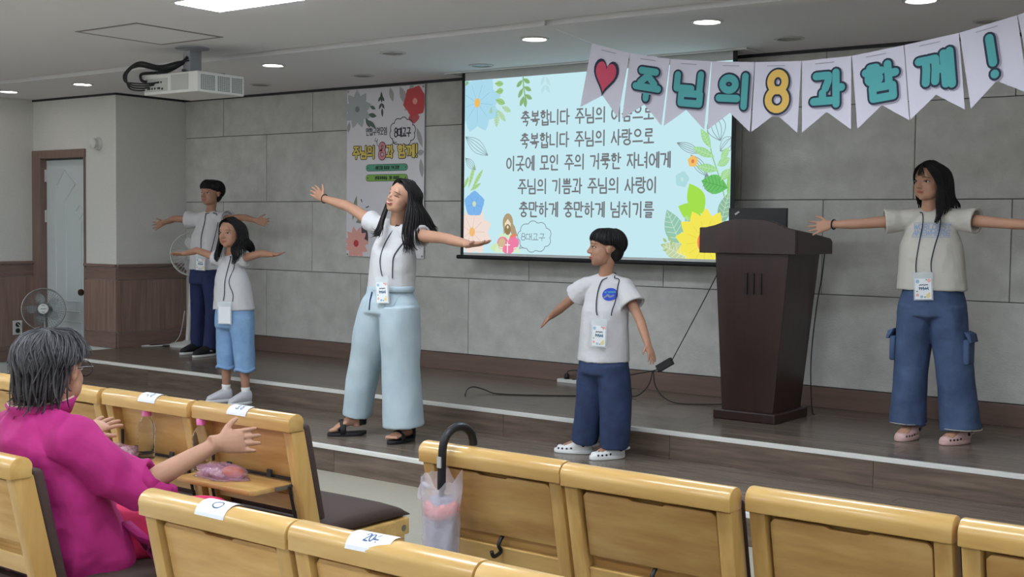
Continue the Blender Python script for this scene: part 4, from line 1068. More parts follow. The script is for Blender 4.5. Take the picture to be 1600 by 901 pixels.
def ring(c, u, v_, a, b, n=28, p=1.0):
    out = []
    for j in range(n):
        t = 2*PI*j/n; x, y = math.cos(t), math.sin(t)
        if p != 1.0:
            x = math.copysign(abs(x)**p, x); y = math.copysign(abs(y)**p, y)
        out.append(c + u*(a*x) + v_*(b*y))
    return out
def perp(t, ref):
    q = ref - t*ref.dot(t)
    return q.normalized()
def limb(mb, pts, rads, ref, n=16, hollow=0.0, depth=.05, p=1.0):
    """tapered tube; rads entries are r or (a,b) with a along ref; hollow>0 turns the end into an open cuff with that wall"""
    pts = [V(q) for q in pts]; k = len(pts); rings = []
    for i, q in enumerate(pts):
        t = (pts[min(i+1,k-1)]-pts[max(i-1,0)]).normalized()
        u = perp(t, ref); w_ = t.cross(u)
        a, b = rads[i] if isinstance(rads[i], (tuple,list)) else (rads[i], rads[i])
        rings.append(ring(q, u, w_, a, b, n, p))
    if hollow > 0:
        t = (pts[-1]-pts[-2]).normalized(); u = perp(t, ref); w_ = t.cross(u)
        a, b = rads[-1] if isinstance(rads[-1], (tuple,list)) else (rads[-1], rads[-1])
        rings.append(ring(pts[-1], u, w_, a-hollow, b-hollow, n, p))
        rings.append(ring(pts[-1]-t*depth, u, w_, max(.01,a-hollow*1.4), max(.01,b-hollow*1.4), n, p))
    mb.loft(rings); return mb
def lerp_path(pts, rads, k=4):
    """smooth a short limb polyline with its radii"""
    P_ = smoothpath(pts, k); R_ = []
    R3 = [V((r[0], r[1], 0)) if isinstance(r, (tuple,list)) else V((r, r, 0)) for r in rads]
    for q in smoothpath(R3, k): R_.append((max(.004,q.x), max(.004,q.y)))
    return P_, R_
def hand(mb, W, d, nrm, thumb, s=1.0, curl=.25, spread=.22, fist=False):
    d = V(d).normalized(); nrm = perp(d, V(nrm)); th = perp(d, V(thumb)); th = (th - nrm*th.dot(nrm)).normalized()
    W = V(W); L = .085*s
    limb(mb, [W-d*.03*s, W, W+d*L*.35, W+d*L*.8, W+d*L], [(.021*s,.026*s),(.019*s,.027*s),(.017*s,.036*s),(.015*s,.040*s),(.011*s,.038*s)], nrm, 12)
    lens = (.070,.078,.072,.056)
    for i in range(4):
        off = (1.5-i)/1.5
        b0 = W + d*L*(.92 if i in (1,2) else .86) + th*(.030*s*off)
        ang = spread*off
        dd = (d*math.cos(ang) + th*math.sin(ang)).normalized()
        pts = [b0 - dd*.015*s, b0]; q = b0; cu = 0.0
        for sg, f in enumerate((.45,.32,.23)):
            cu += curl*(1.0 if not fist else 3.4)*(.6 + .35*sg)
            v_ = dd*math.cos(cu) + nrm*math.sin(cu)
            q = q + v_*lens[i]*s*f; pts.append(q)
        r = .0082*s
        mb.tube(pts, [r*1.05, r*1.05, r, r*.93, r*.7], 8)
    b0 = W + d*L*.25 + th*.022*s
    dd = (d*.62 + th*.72 + nrm*.18).normalized()
    p1 = b0 + dd*.035*s; p2 = p1 + (dd*.8 + d*.35).normalized()*.028*s; p3 = p2 + (dd*.6 + d*.55).normalized()*.022*s
    mb.tube([b0 - dd*.012*s, b0, p1, p2, p3], [.014*s,.0135*s,.0105*s,.0092*s,.0068*s], 8)

class Head:
    def __init__(s, c, fwd, upv, H):
        s.c = V(c); s.f = V(fwd).normalized(); s.u = perp(s.f, V(upv)); s.r = s.u.cross(s.f)*1.0; s.H = H
        s.r = s.f.cross(s.u)*-1.0     # towards the person's own left hand
    def p(s, r, f, u): return s.c + (s.r*r + s.f*f + s.u*u)*s.H
    def ax(s): return (s.r, s.f, s.u)
    def scalp(s, phi, el, k=1.0):
        ce, se = math.cos(el), math.sin(el)
        return s.p(.375*k*ce*math.sin(phi), -.06+.465*k*ce*math.cos(phi), .14+.385*k*se)
def add_head(mb, h, neck, s, child=False, neck_r=.05):
    H = h.H; ax = h.ax()
    def E(c, r, n=20, m_=14): mb.ell(h.p(*c), [q*H for q in r], ax, n, m_)
    E((0,-.06,.14), (.36,.45,.36), 28, 18)
    E((0,.10,-.10), (.305,.30,.37), 24, 16)
    E((0,.20,-.34), (.185,.165,.14))
    E((0,.265,-.405), (.105,.095,.08))
    for sg in (-1, 1):
        E((sg*.17,.215,-.14), (.125,.13,.15)); E((sg*.17,.10,-.30), (.11,.14,.13))
        E((sg*.375,-.03,-.03), (.03,.075,.115)); E((sg*.39,-.05,.03), (.025,.06,.06))
        E((sg*.055,.405,-.135), (.045,.05,.036))
    for sg in (-1, 1): E((sg*.125,.15,-.235), (.185,.195,.215), 24, 16)
    E((0,.33,.12), (.21,.085,.17))
    mb.tube([h.p(0,.375,.05), h.p(0,.425,-.05), h.p(0,.462,-.115)], [.03*H,.038*H,.05*H], 10)
    E((0,.445,-.125), (.05,.055,.043))
    E((0,.37,-.245), (.105,.055,.03)); E((0,.365,-.285), (.09,.05,.03))
    nb = V(neck)
    mb.tube([h.p(0,-.06,-.12), h.p(0,-.06,-.35), (h.p(0,-.04,-.5)+nb)*.5, nb, nb-V((0,0,.07))], [neck_r*1.05, neck_r*1.02, neck_r, neck_r*1.12, neck_r*1.5], 18)
def face(h, body, root, closed=False, smile=False, lipm='lip', tilt=0.0, brow=.012, look=0.0):
    org = ORG[root.name]; me = body.data
    bvh = BVHTree.FromPolygons([v_.co.copy() for v_ in me.vertices], [tuple(p.vertices) for p in me.polygons])
    H = h.H
    def surf(r, u, off=.0):
        o = h.p(r, 1.5, u) - org
        hit, nrm, i, d = bvh.ray_cast(o, -h.f)
        return (hit + org + h.f*(off*H)) if hit is not None else h.p(r, .36, u)
    for sg in (-1, 1):
        ex = .165*sg; c = surf(ex, .005)
        if not closed:
            e = MB().ell(c - h.f*.012*H, (.062*H,.026*H,.026*H), h.ax(), 14, 8).build('eye', 'eye_white', root, smooth=True)
            MB().ell(c + h.f*.006*H + h.r*look*H, (.030*H,.014*H,.0265*H), h.ax(), 12, 8).build('iris', 'eye_dark', e, smooth=True)
        pts = [surf(ex+.062*k*1.1, .005 + (.030 if not closed else .012)*(1-k*k) - .004, .006) for k in (-1,-.6,-.2,.2,.6,1)]
        MB().tube(pts, [.004*H,.009*H,.011*H,.011*H,.010*H,.005*H], 6).build('eyelid', 'lash', root, smooth=True)
        pts = [surf(ex+.085*k, .10 + .018*(1-k*k) + .006*k*sg*-1, .004) for k in (-1,-.5,0,.5,1)]
        MB().tube(pts, [.006*H,brow*H,(brow+.003)*H,brow*H,.005*H], 6, flatten=.6).build('eyebrow', 'lash', root, smooth=True)
    up_ = .018 if smile else 0
    w_ = .125 if smile else .092
    ks = (-1,-.66,-.33,0,.33,.66,1)
    if smile:
        MB().tube([surf(w_*.86*k, -.262+up_*k*k*1.4, .0) for k in ks], [.006*H,.02*H,.026*H,.027*H,.026*H,.02*H,.006*H], 8, flatten=.9).build('mouth', 'lip_red', root, smooth=True)
        MB().tube([surf(w_*.7*k, -.252+up_*k*k*1.2, .010) for k in ks], [.004*H,.012*H,.015*H,.015*H,.015*H,.012*H,.004*H], 8).build('teeth', 'teeth', root, smooth=True)
        MB().tube([surf(w_*k, -.300+.055*k*k, .006) for k in ks], [.004*H,.010*H,.014*H,.015*H,.014*H,.010*H,.004*H], 8).build('lower_lip', lipm, root, smooth=True)
        MB().tube([surf(w_*k, -.232+.012*k*k, .006) for k in ks], [.004*H,.009*H,.011*H,.010*H,.011*H,.009*H,.004*H], 8).build('upper_lip', lipm, root, smooth=True)
    else:
        MB().tube([surf(w_*k, -.246-.010*abs(k), .0) for k in ks], [.004*H,.011*H,.017*H,.015*H,.017*H,.011*H,.004*H], 8).build('upper_lip', lipm, root, smooth=True)
        MB().tube([surf(w_*.9*k, -.282+.018*k*k, .0) for k in ks], [.004*H,.012*H,.018*H,.020*H,.018*H,.012*H,.004*H], 8).build('lower_lip', lipm, root, smooth=True)
        MB().tube([surf(w_*.95*k, -.265+.002*k*k, .010) for k in ks], [.002*H,.004*H,.004*H,.004*H,.004*H,.004*H,.002*H], 6).build('mouth_line', 'lip_red', root, smooth=True)
    for sg in (-1, 1):
        MB().ell(surf(.036*sg, -.160, -.004), (.014*H,.010*H,.008*H), h.ax(), 8, 6).build('nostril', 'lip_red', root, smooth=True)
def cap_mesh(mb, h, el_end, k=1.0, n=48, m_=14):
    rings = []
    for j in range(m_+1):
        rg = []
        for i in range(n):
            phi = 2*PI*i/n - PI
            e1 = el_end(phi); el = PI/2 - .02 - (PI/2 - .02 - e1)*j/m_
            rg.append(h.scalp(phi, el, k))
        rings.append(rg)
    inner = [[h.c + (p-h.c)*.93 for p in rg] for rg in reversed(rings)]
    mb.loft(rings + inner)
def locks(mb, h, guides, count, rad, jit=.02, seed=1, n=4, flat=.55, k=3, ragged=.12):
    """guides: list of polylines; locks are interpolated between neighbours"""
    rnd = random.Random(seed); G = len(guides); count = int(count*2.1); rad *= .66
    for c in range(count):
        t = (c+rnd.random())/count*(G-1); i = min(int(t), G-2); q = t-i
        pts = []
        m_ = len(guides[i])
        jv = [V((rnd.gauss(0,1), rnd.gauss(0,1), rnd.gauss(0,1)))*(jit*h.H) for _ in range(2)]
        lay = rnd.random()
        for j in range(m_):
            p = guides[i][j].lerp(guides[i+1][j], q)
            f = j/(m_-1)
            pts.append(p + (jv[0]*(1-f) + jv[1]*f)*(.3+.9*f) )
        P_ = smoothpath(pts, k); P_ = P_[:max(5, int(len(P_)*(1-ragged*rnd.random()**2)))]; kk = len(P_)
        sh_ = 1 + .035*(rnd.random()-.5); P_ = [h.c + (q_-h.c)*(1+(sh_-1)*min(1,z_/kk*2)) for z_, q_ in enumerate(P_)]
        R_ = [rad*h.H*(.55+.45*min(1,4*z/kk))*(1.0 if z < kk*.6 else max(.12, 1-(z/kk-.6)*2.1)) for z in range(kk)]
        mb.tube(P_, R_, n, flatten=flat)
def short_hair(h, root, material, el_end, count=210, rad=.034, crown=(0,-.30,.50), seed=1, k=1.02, puff=1.05, jit=.018, name='hair', swirl=0.0, ragged=.12, nape=False):
    mb = MB(); cap_mesh(mb, h, lambda p: el_end(p)+.06, k)
    if nape: mb.ell(h.p(0,-.255,-.03), (.30*h.H,.245*h.H,.345*h.H), h.ax(), 24, 16)
    G = []
    for i in range(49):
        phi = 2*PI*i/48 - PI; e1 = el_end(phi)
        pts = []
        for j in range(6):
            f = j/5; el = 1.25 - (1.25-e1)*f
            q = h.scalp(phi + swirl*f*f*math.sin(phi*.5+.4), el, k + (puff-k)*math.sin(PI*min(1,f*1.05)) - .02*f*f)
            if j == 0: q = h.p(*crown).lerp(q, .55)
            pts.append(q)
        G.append(pts)
    locks(mb, h, G, count, rad, jit, seed, ragged=ragged)
    return mb.build(name, material, root, smooth=True)
def lanyard(root, body_pts, card_c, card_u, card_v, nrm, w_, hgt, body_material='lanyard', printed=True, names='card'):
    """cord from both sides of the neck to the top of the card; the card hangs at card_c"""
    nrm = V(nrm).normalized(); cu = V(card_u).normalized(); cv = V(card_v).normalized()
    c = V(card_c)
    for pts in body_pts:
        MB().tube(smoothpath(pts), .0032, 6).build('lanyard_cord', body_material, root, smooth=True)
    def fn(u, v_, d): return c + cu*u + cv*v_ + nrm*d
    MB().prism([(-w_/2-.008,-hgt/2-.006),(w_/2+.008,-hgt/2-.006),(w_/2+.008,hgt/2+.035),(-w_/2-.008,hgt/2+.035)], fn, -.002, .004).build('card_sleeve', 'card_film', root)
    cd = MB().prism([(-w_/2,-hgt/2),(w_/2,-hgt/2),(w_/2,hgt/2),(-w_/2,hgt/2)], fn, -.001, .0046).build('name_card', 'card_white', root)
    if printed:
        def pp(nm, rgb, polys=(), st=None, wd=.004, d=.0054):
            k = 'print_%d_%d_%d' % rgb
            if k not in M: mat(k, rgb, .75)
            mb = MB()
            for i, q in enumerate(polys): mb.flat(q, fn, d+2e-5*i)
            if st: stroke_mesh(mb, st, wd, fn, d)
            mb.build(nm, k, cd)
        pp('card_print', (52,60,74), st=[[(w_*(-.22+.09*i), hgt*(.17+.012*(i % 3))), (w_*(-.17+.09*i), hgt*(.205-.01*(i % 2)))] for i in range(6)], wd=.0048)
        pp('card_print', (64,104,132), st=[[(w_*(-.24+.13*i), hgt*(.08-.02*(i % 2))), (w_*(-.22+.13*i), hgt*(-.03-.01*(i % 3)))] for i in range(5)] + [[(w_*-.22,hgt*.045),(w_*.0,hgt*.03)],[(w_*.08,hgt*.0),(w_*.28,hgt*.02)]], wd=.0055)
        pp('card_flower', (222,206,150), [disc(w_*.30,-hgt*.34,w_*.14), disc(w_*.36,-hgt*.22,w_*.07)])
        pp('card_flower', (226,170,160), [disc(w_*.36,hgt*.40,w_*.12), disc(-w_*.36,-hgt*.30,w_*.10)])
        pp('card_flower', (150,186,206), [disc(-w_*.34,hgt*.36,w_*.12), disc(-w_*.1,-hgt*.38,w_*.09)])
        pp('card_leaf', (120,140,120), [disc(-w_*.38,-hgt*.12,w_*.05), disc(w_*.1,-hgt*.40,w_*.05), disc(w_*.2,hgt*.44,w_*.05)])
def foot_axes(a): return V((math.sin(a), -math.cos(a), 0)), V((math.cos(a), math.sin(a), 0))   # forward, person's left
def shoe_shell(mb, c, a, L, wd, hgt, heel=.3, toe=1.0, z0=0.0, n=22, pitch=0.0):
    """closed shoe body: c is the point on the ground under the ankle"""
    f, l = foot_axes(a); c = V(c); rings = []
    for k in range(13):
        q = k/12; y = L*(-.24 + 1.0*q)
        wv = wd/2*(.62+.38*math.sin(PI*min(1,.25+q*.62)))*(1 if q < .82 else math.sqrt(max(.02,1-((q-.82)/.18)**2*.92)))
        if q < .12: wv *= math.sqrt(max(.05, 1-((.12-q)/.12)**2*.85))
        hv = hgt*(1.0 if q < .28 else max(.42*toe, 1-(q-.28)*.95)) * (1 if q < .9 else math.sqrt(max(.05,1-((q-.9)/.1)**2*.9)))
        if q < .06: hv *= .8
        rg = []
        for j in range(n):
            t = 2*PI*j/n; x, z = math.cos(t), math.sin(t)
            zz = z0 + hv*(.5+.5*z) if z > -.6 else z0 + hv*.2*(1+ (z+.6)/.4)
            rg.append(c + f*y + l*(wv*math.copysign(abs(x)**.75, x)) + V((0,0,max(z0, zz) + pitch*max(0,(.25-q))*L)))
        rings.append(rg)
    mb.loft(rings); return mb
def sole(mb, c, a, L, wd, z0, z1, grow=.006, n=26, pitch=0.0):
    f, l = foot_axes(a); c = V(c); pts = []
    for j in range(n):
        t = 2*PI*j/n; y = math.cos(t); x = math.sin(t)
        q = (y+1)/2; wv = (wd/2+grow)*(.80+.20*math.sin(PI*min(1,.2+q*.7)))
        pts.append((L*(.26) + (L*.5+grow)*math.copysign(abs(y)**.8, y), wv*math.copysign(abs(x)**.8, x), q))
    mb.loft([[c + f*y + l*x + V((0,0,z+pitch*max(0,.25-q)*L)) for y, x, q in pts] for z in (z0, z1)])
    return mb

def build_body(J, root, h, s, voxel=.0045, skin='skin', hands=True, neck_r=.048, arm=1.0, feet=None, leg=1.0):
    """one continuous skin surface: head, neck, trunk, arms with fingers, legs"""
    mb = MB(); th = J['theta']; Rv = V((math.cos(th), math.sin(th), 0)); Fv = V((math.sin(th), -math.cos(th), 0))
    add_head(mb, h, J['neck'], s, neck_r=neck_r)
    pel, ch, nk = V(J['pel']), V(J['chest']), V(J['neck'])
    spine = [pel-V((0,0,.10*s)), pel, pel.lerp(ch,.5), ch, ch.lerp(nk,.6), nk]
    rad = [(.12*s,.08*s),(.14*s,.09*s),(.115*s,.08*s),(.135*s,.09*s),(.11*s,.07*s),(.05*s,.05*s)]
    mb.loft([ring(c, Rv, Fv, a, b, 24) for c, (a, b) in zip(spine, rad)])
    for k in 'RL':
        S, E, W, T = [V(J[q+k]) for q in 'SEWT']
        mb.tube([nk-V((0,0,.03*s)), nk.lerp(S,.6)-V((0,0,.012*s)), S], [.04*s,.042*s,.042*s], 14)
        mb.ell(S, (.044*s,.044*s,.044*s), n=14, m_=10)
        P_, R_ = lerp_path([S, S.lerp(E,.35), E, E.lerp(W,.3), W], [.044*s*arm,.040*s*arm,.034*s*arm,.034*s*arm,(.022*s*arm,.025*s*arm)])
        limb(mb, P_, R_, V((0,0,1)) if abs((W-S).normalized().z) < .8 else Fv, 16)
        hp = J.get('hand'+k, {})
        hand(mb, W, T-W, hp.get('n', (0,-1,0)), hp.get('t', (0,0,1)), hp.get('s', s), hp.get('curl', .22), hp.get('spread', .2), hp.get('fist', False))
        Hh, K, A = V(J['H'+k]), V(J['K'+k]), V(J['A'+k])
        P_, R_ = lerp_path([Hh, Hh.lerp(K,.5), K, K.lerp(A,.35), A], [.068*s*leg,.062*s*leg,.046*s*leg,.046*s*leg,.031*s*leg])
        limb(mb, P_, R_, Rv, 16)
        fa, L = J.get('foot'+k, (th, .2*s))
        gz = J['ground'+k] if 'ground'+k in J else J['ground']
        f, l = foot_axes(fa); g = V((A.x, A.y, gz)); lift = J.get('lift'+k, 0.0)
        mb.tube([A, A-V((0,0,(A.z-gz)*.55))], [.031*s*leg,.033*s*leg], 14)
        hgt = .016*s
        sc = L/.24
        mb.loft([ring(g+f*(L*q)+V((0,0,z*sc+lift*(1 if q < .2 else max(0,1-(q-.2)*2)))), l, V((0,0,1)), a*sc, b*sc, 16) for q, z, a, b in ((-.2,.035,.012,.012),(-.17,.035,.028,.028),(0,.045,.033,.04),(.2,.042,.036,.036),(.42,.032,.042,.024),(.55,.024,.043,.016),(.62,.02,.036,.010))])
        if feet == 'bare':
            for i in range(5):
                x = (.030-.0155*i)*sc*(1 if k == 'L' else 1)*(-1 if k == 'L' else 1)
                r = (.0125,.010,.0095,.009,.009)[i]*sc; ln = (.76,.755,.735,.71,.68)[i]
                mb.tube([g+f*(L*.55)+l*x*.9+V((0,0,.022*sc)), g+f*(L*(ln-.05))+l*x+V((0,0,.019*sc)), g+f*(L*ln)+l*x+V((0,0,.016*sc))], [r*1.0,r*1.05,r*.8], 10)
    return fuse('body', mb, skin, root, voxel, 4)
def tee(J, root, material, s, rings_, sleeves, voxel=.0055, it=10, wrinkle=.004, yoke=.055, name='shirt', hollow=.015, hemdrop=0.0, seed=0.0, wscale=10.0, neck_w=.07):
    """rings_: (t, a, b[, dx, dy]) along pelvis -> chest -> neck; sleeves: (fraction along upper arm, radius)"""
    mb = MB(); th = J['theta']; Rv = V((math.cos(th), math.sin(th), 0)); Fv = V((math.sin(th), -math.cos(th), 0))
    pel, ch, nk = V(J['pel']), V(J['chest']), V(J['neck'])
    SR, SL = V(J['SR']), V(J['SL']); shd = (SL-SR).normalized()
    def axis(t):
        if t < 0: return pel + (pel-ch).normalized()*(-t)
        return pel.lerp(ch, t) if t <= 1 else ch.lerp(nk, t-1)
    rr = []
    first = rings_[0]
    c0 = axis(first[0])
    rr.append(ring(c0 + V((0,0,.05)), Rv, Fv, first[1]-hollow*1.5, first[2]-hollow*1.5, 32, .9))
    rr.append(ring(c0, Rv, Fv, first[1]-hollow, first[2]-hollow, 32, .9))
    for r in rings_:
        t, a, b = r[:3]
        u = Rv.lerp(shd, max(0, min(1, t))).normalized() if t > 0 else Rv
        off = (Rv*r[3] + Fv*r[4]) if len(r) > 3 else V((0,0,0))
        rr.append(ring(axis(t)+off, u, perp(u, Fv), a, b, 32, .9))
    mb.loft(rr)
    for k in 'RL':
        S, E = V(J['S'+k]), V(J['E'+k])
        mb.tube([nk - V((0,0,.036*s)), nk.lerp(S,.5)-V((0,0,.020*s)), S], [yoke*s*.9, yoke*s, yoke*s], 18)
        fr, r0, r1 = sleeves[k]
        mb.ell(S, (r0*1.02,)*3, n=18, m_=12)
        end = S.lerp(E, fr); d = (E-S).normalized()
        pts = [S - d*.03*s, S, S.lerp(end,.5), end]
        limb(mb, pts, [r0*.95, r0, (r0+r1)/2, r1], V((0,0,1)) if abs(d.z) < .8 else Fv, 22, hollow, .045)
    return fuse(name, mb, material, root, voxel, it, wrinkle, wscale, seed)
def trousers(J, root, material, s, waist, legs, voxel=.0055, it=16, wrinkle=.004, hollow=.015, top=0.0, seed=0.0, wscale=8.0, name='trousers', crotch=-.12):
    """waist: list of (dz, a, b) rings about the pelvis; legs: per side list of (point, a, b) from hip to hem"""
    mb = MB(); th = J['theta']; Rv = V((math.cos(th), math.sin(th), 0)); Fv = V((math.sin(th), -math.cos(th), 0))
    pel = V(J['pel'])
    w2 = list(waist[:-1]) + [(waist[-1][0], waist[-1][1]*.5, waist[-1][2]*.5)]
    mb.loft([ring(pel+V((0,0,dz)), Rv, Fv, a, b, 32, .9) for dz, a, b in w2])
    for k in 'RL':
        pts = [V(q[0]) for q in legs[k]]; rads = [(q[1], q[2]) for q in legs[k]]
        P_, R_ = lerp_path(pts, rads, 5)
        limb(mb, P_, R_, Rv, 26, hollow, .06, .92)
    return fuse(name, mb, material, root, voxel, it, wrinkle, wscale, seed)
def surf_fn(ob, root, origin, direction_):
    """projector of flat marks onto a garment along a direction"""
    org = ORG[root.name]; me = ob.data
    bvh = BVHTree.FromPolygons([v_.co.copy() for v_ in me.vertices], [tuple(p.vertices) for p in me.polygons])
    d = V(direction_).normalized()
    def hit(p, off):
        h_, n_, i_, dd = bvh.ray_cast(V(p) - org - d*1.0, d)
        return (h_ + org - d*off) if h_ is not None else None
    return hit
def W_(*p): return [V(q) for q in p]
def decal(ob, root, name, material, strokes=None, polys=(), width=.005, d=(0,1,0), off=.004, plane_y=0.0):
    """flat print laid on a garment: strokes in (X, z), cast along d"""
    hit = surf_fn(ob, root, None, d)
    last = [V((0,0,0))]
    def fn(u, v_, dd):
        q = hit(V((u, plane_y, v_)), off+dd)
        if q is None: q = last[0]
        last[0] = q
        return q
    mb = MB()
    if strokes: stroke_mesh(mb, strokes, width, fn, 0, 4)
    for p in polys: mb.flat(p, fn, 0)
    return mb.build(name, material, ob)
def cords_on(ob, root, lists, plane_y, off=.005, d=(0,1,0), neck=None):
    hit = surf_fn(ob, root, None, d)
    out = []
    for l in lists:
        q = [hit(V((x, plane_y, z)), off) for x, z in l]
        q = [p for p in q if p is not None]
        if neck is not None:
            n_ = V(neck); side = 1 if q[0].x > n_.x else -1
            q = [n_ + V((side*.020, .050, .012)), n_ + V((side*.056, .012, .004)), q[0].lerp(n_ + V((side*.05,-.03,0)), .45) + V((0,-.010,0))] + q
        out.append(q)
    return out

# ------------------------------------------------------------------ woman in pale wide jeans
J = dict(theta=.22, pel=(-5.205,5.695,1.03), chest=(-5.175,5.70,1.325), neck=(-5.150,5.705,1.500),
  SR=(-5.325,5.69,1.505), ER=(-5.606,5.738,1.615), WR=(-5.835,5.728,1.672), TR=(-5.985,5.78,1.735), handR=dict(n=(0.2,-1,.3), t=(.2,.1,1), s=.92, curl=.45, spread=.10),
  SL=(-4.985,5.70,1.440), EL=(-4.717,5.631,1.427), WL=(-4.479,5.577,1.394), TL=(-4.312,5.584,1.408), handL=dict(n=(0,0,1), t=(.2,-1,.35), s=.98, curl=.16, spread=.06),
  HR=(-5.30,5.70,.97), KR=(-5.405,5.69,.635), AR=(-5.486,5.70,.265), HL=(-5.13,5.70,.97), KL=(-5.122,5.70,.637), AL=(-5.11,5.76,.25),
  ground=S1+.022, footR=(-.67,.235), footL=(.08,.235), liftR=.035)
wo = thing('person', 'woman in white tee and pale wide-leg jeans, arms spread wide, centre stage', 'person', (-5.25,5.70,S1))
h = Head((-5.092,5.675,1.672), (-.14,-.96,.18), (.36,.10,.93), .212)
body = build_body(J, wo, h, .95, .0044, 'skin', feet='bare', neck_r=.046, arm=1.02)
face(h, body, wo, closed=True, smile=True)
tr = trousers(J, wo, 'denim_pale', 1, [(.092,.146,.116),(.05,.150,.122),(0,.184,.144),(-.07,.198,.148),(-.12,.15,.12)],
  {'R': [((-5.285,5.70,1.0),.116,.150),((-5.352,5.70,.80),.122,.142),((-5.405,5.69,.635),.098,.110),((-5.452,5.695,.45),.092,.102),((-5.485,5.70,.285),.088,.098)],
   'L': [((-5.122,5.70,1.0),.114,.150),((-5.118,5.70,.80),.116,.143),((-5.118,5.70,.637),.116,.122),((-5.112,5.71,.45),.120,.124),((-5.104,5.72,.255),.126,.130)]}, wrinkle=.004, seed=2.0, wscale=6.0)
sh = tee(J, wo, 'tee_white', 1, [(.24,.150,.122),(.45,.148,.120),(.75,.150,.120),(1.0,.150,.115),(1.5,.125,.085),(1.97,.066,.060)], {'R': (.22,.058,.066), 'L': (.20,.060,.066)}, seed=3.0, yoke=.058)
MB().tube([V((-5.195+.150*math.cos(a), 5.694+.122*math.sin(a), 1.108)) for a in [2*PI*i/36 for i in range(36)]], [(.019,.008)]*36, 8, closed=True).build('waistband', 'denim_pale', tr, smooth=True)
MB().tube(cords_on(tr, wo, [[(-5.235,1.09),(-5.232,1.04),(-5.234,.98)]], 5.5, .004)[0], .004, 6).build('fly_seam', 'navy', tr)
for x in (-5.30,-5.26,-5.12,-5.07):
    MB().tube(cords_on(tr, wo, [[(x,1.075),(x-.004,1.03),(x-.012,.99)]], 5.5, .001)[0], [.002,.0035,.001], 6).build('pleat', 'denim_pale', tr)
mb = MB()
cap_mesh(mb, h, lambda p: (.66 if abs(p) < .5 else .66-.62*(abs(p)-.5)) if abs(p) < 1.7 else -.55, .99)
hA = [[h.p(.02,.30,.50), h.p(-.27,.20,.34), h.p(-.39,.10,-.02)] + W_(*q) for q in (((-5.193,5.60,1.526),(-5.182,5.56,1.475),(-5.20,5.55,1.452),(-5.235,5.555,1.462)), ((-5.175,5.59,1.53),(-5.155,5.555,1.48),(-5.165,5.55,1.44),(-5.205,5.55,1.435)))]
locks(mb, h, hA, 34, .030, .05, 5)
hB = [[h.p(.03,.30,.50), h.p(.27,.17,.36), h.p(.40,.06,.05)] + W_((-4.995,5.60,1.56),(-4.992,5.565,1.44),(-4.965,5.56,1.37),(-4.99,5.56,1.325)),
      [h.p(.03,.24,.52), h.p(.34,.05,.34), h.p(.43,-.02,.05)] + W_((-4.965,5.65,1.57),(-4.955,5.62,1.46),(-4.945,5.62,1.38),(-4.915,5.63,1.345)),
      [h.p(.03,.10,.55), h.p(.38,-.12,.30), h.p(.46,-.20,.05)] + W_((-4.97,5.73,1.60),(-4.945,5.76,1.54),(-4.915,5.78,1.49),(-4.89,5.79,1.48)),
      [h.p(.03,-.10,.55), h.p(.30,-.38,.30), h.p(.34,-.48,.02)] + W_((-5.02,5.80,1.59),(-5.0,5.83,1.53),(-4.99,5.83,1.47),(-4.98,5.82,1.44)),
      [h.p(0,-.25,.50), h.p(.05,-.52,.25), h.p(.05,-.55,0)] + W_((-5.10,5.82,1.57),(-5.09,5.84,1.50),(-5.085,5.84,1.45),(-5.08,5.83,1.42)),
      [h.p(-.10,-.25,.50), h.p(-.26,-.42,.25), h.p(-.34,-.36,0)] + W_((-5.20,5.80,1.56),(-5.21,5.82,1.50),(-5.21,5.82,1.46),(-5.21,5.81,1.43))]
locks(mb, h, hB, 190, .032, .035, 6)
hT = [[h.p(.02,.32,.48), h.p(-.20,.24,.42), h.p(-.33,.14,.28), h.p(-.40,.04,.05), h.p(-.41,-.02,-.15)], [h.p(.0,.0,.55), h.p(-.22,-.05,.48), h.p(-.36,-.12,.28), h.p(-.42,-.18,.0), h.p(-.38,-.22,-.2)], [h.p(0,-.25,.5), h.p(-.15,-.4,.40), h.p(-.26,-.46,.2), h.p(-.32,-.42,-.05), h.p(-.32,-.36,-.25)]]
locks(mb, h, hT, 50, .034, .02, 9)
mb.build('hair', 'hair_brown', wo, smooth=True)
lanyard(wo, cords_on(sh, wo, [[(-5.122,1.496),(-5.165,1.40),(-5.180,1.30),(-5.168,1.21),(-5.150,1.178)], [(-5.005,1.48),(-5.045,1.411),(-5.086,1.321),(-5.096,1.255),(-5.098,1.178)]], 5.5, neck=J['neck']), (-5.130,5.545,1.092), (1,.2,.06), (-.06,0,1), (.22,-.97,.05), .078, .125)
MB().tube([V((-5.815,5.728,1.667))+V((.008*math.sin(a)*.4,.030*math.cos(a),.028*math.sin(a))) for a in [2*PI*i/16 for i in range(16)]], .003, 6, closed=True).build('bracelet', 'band_black', wo)
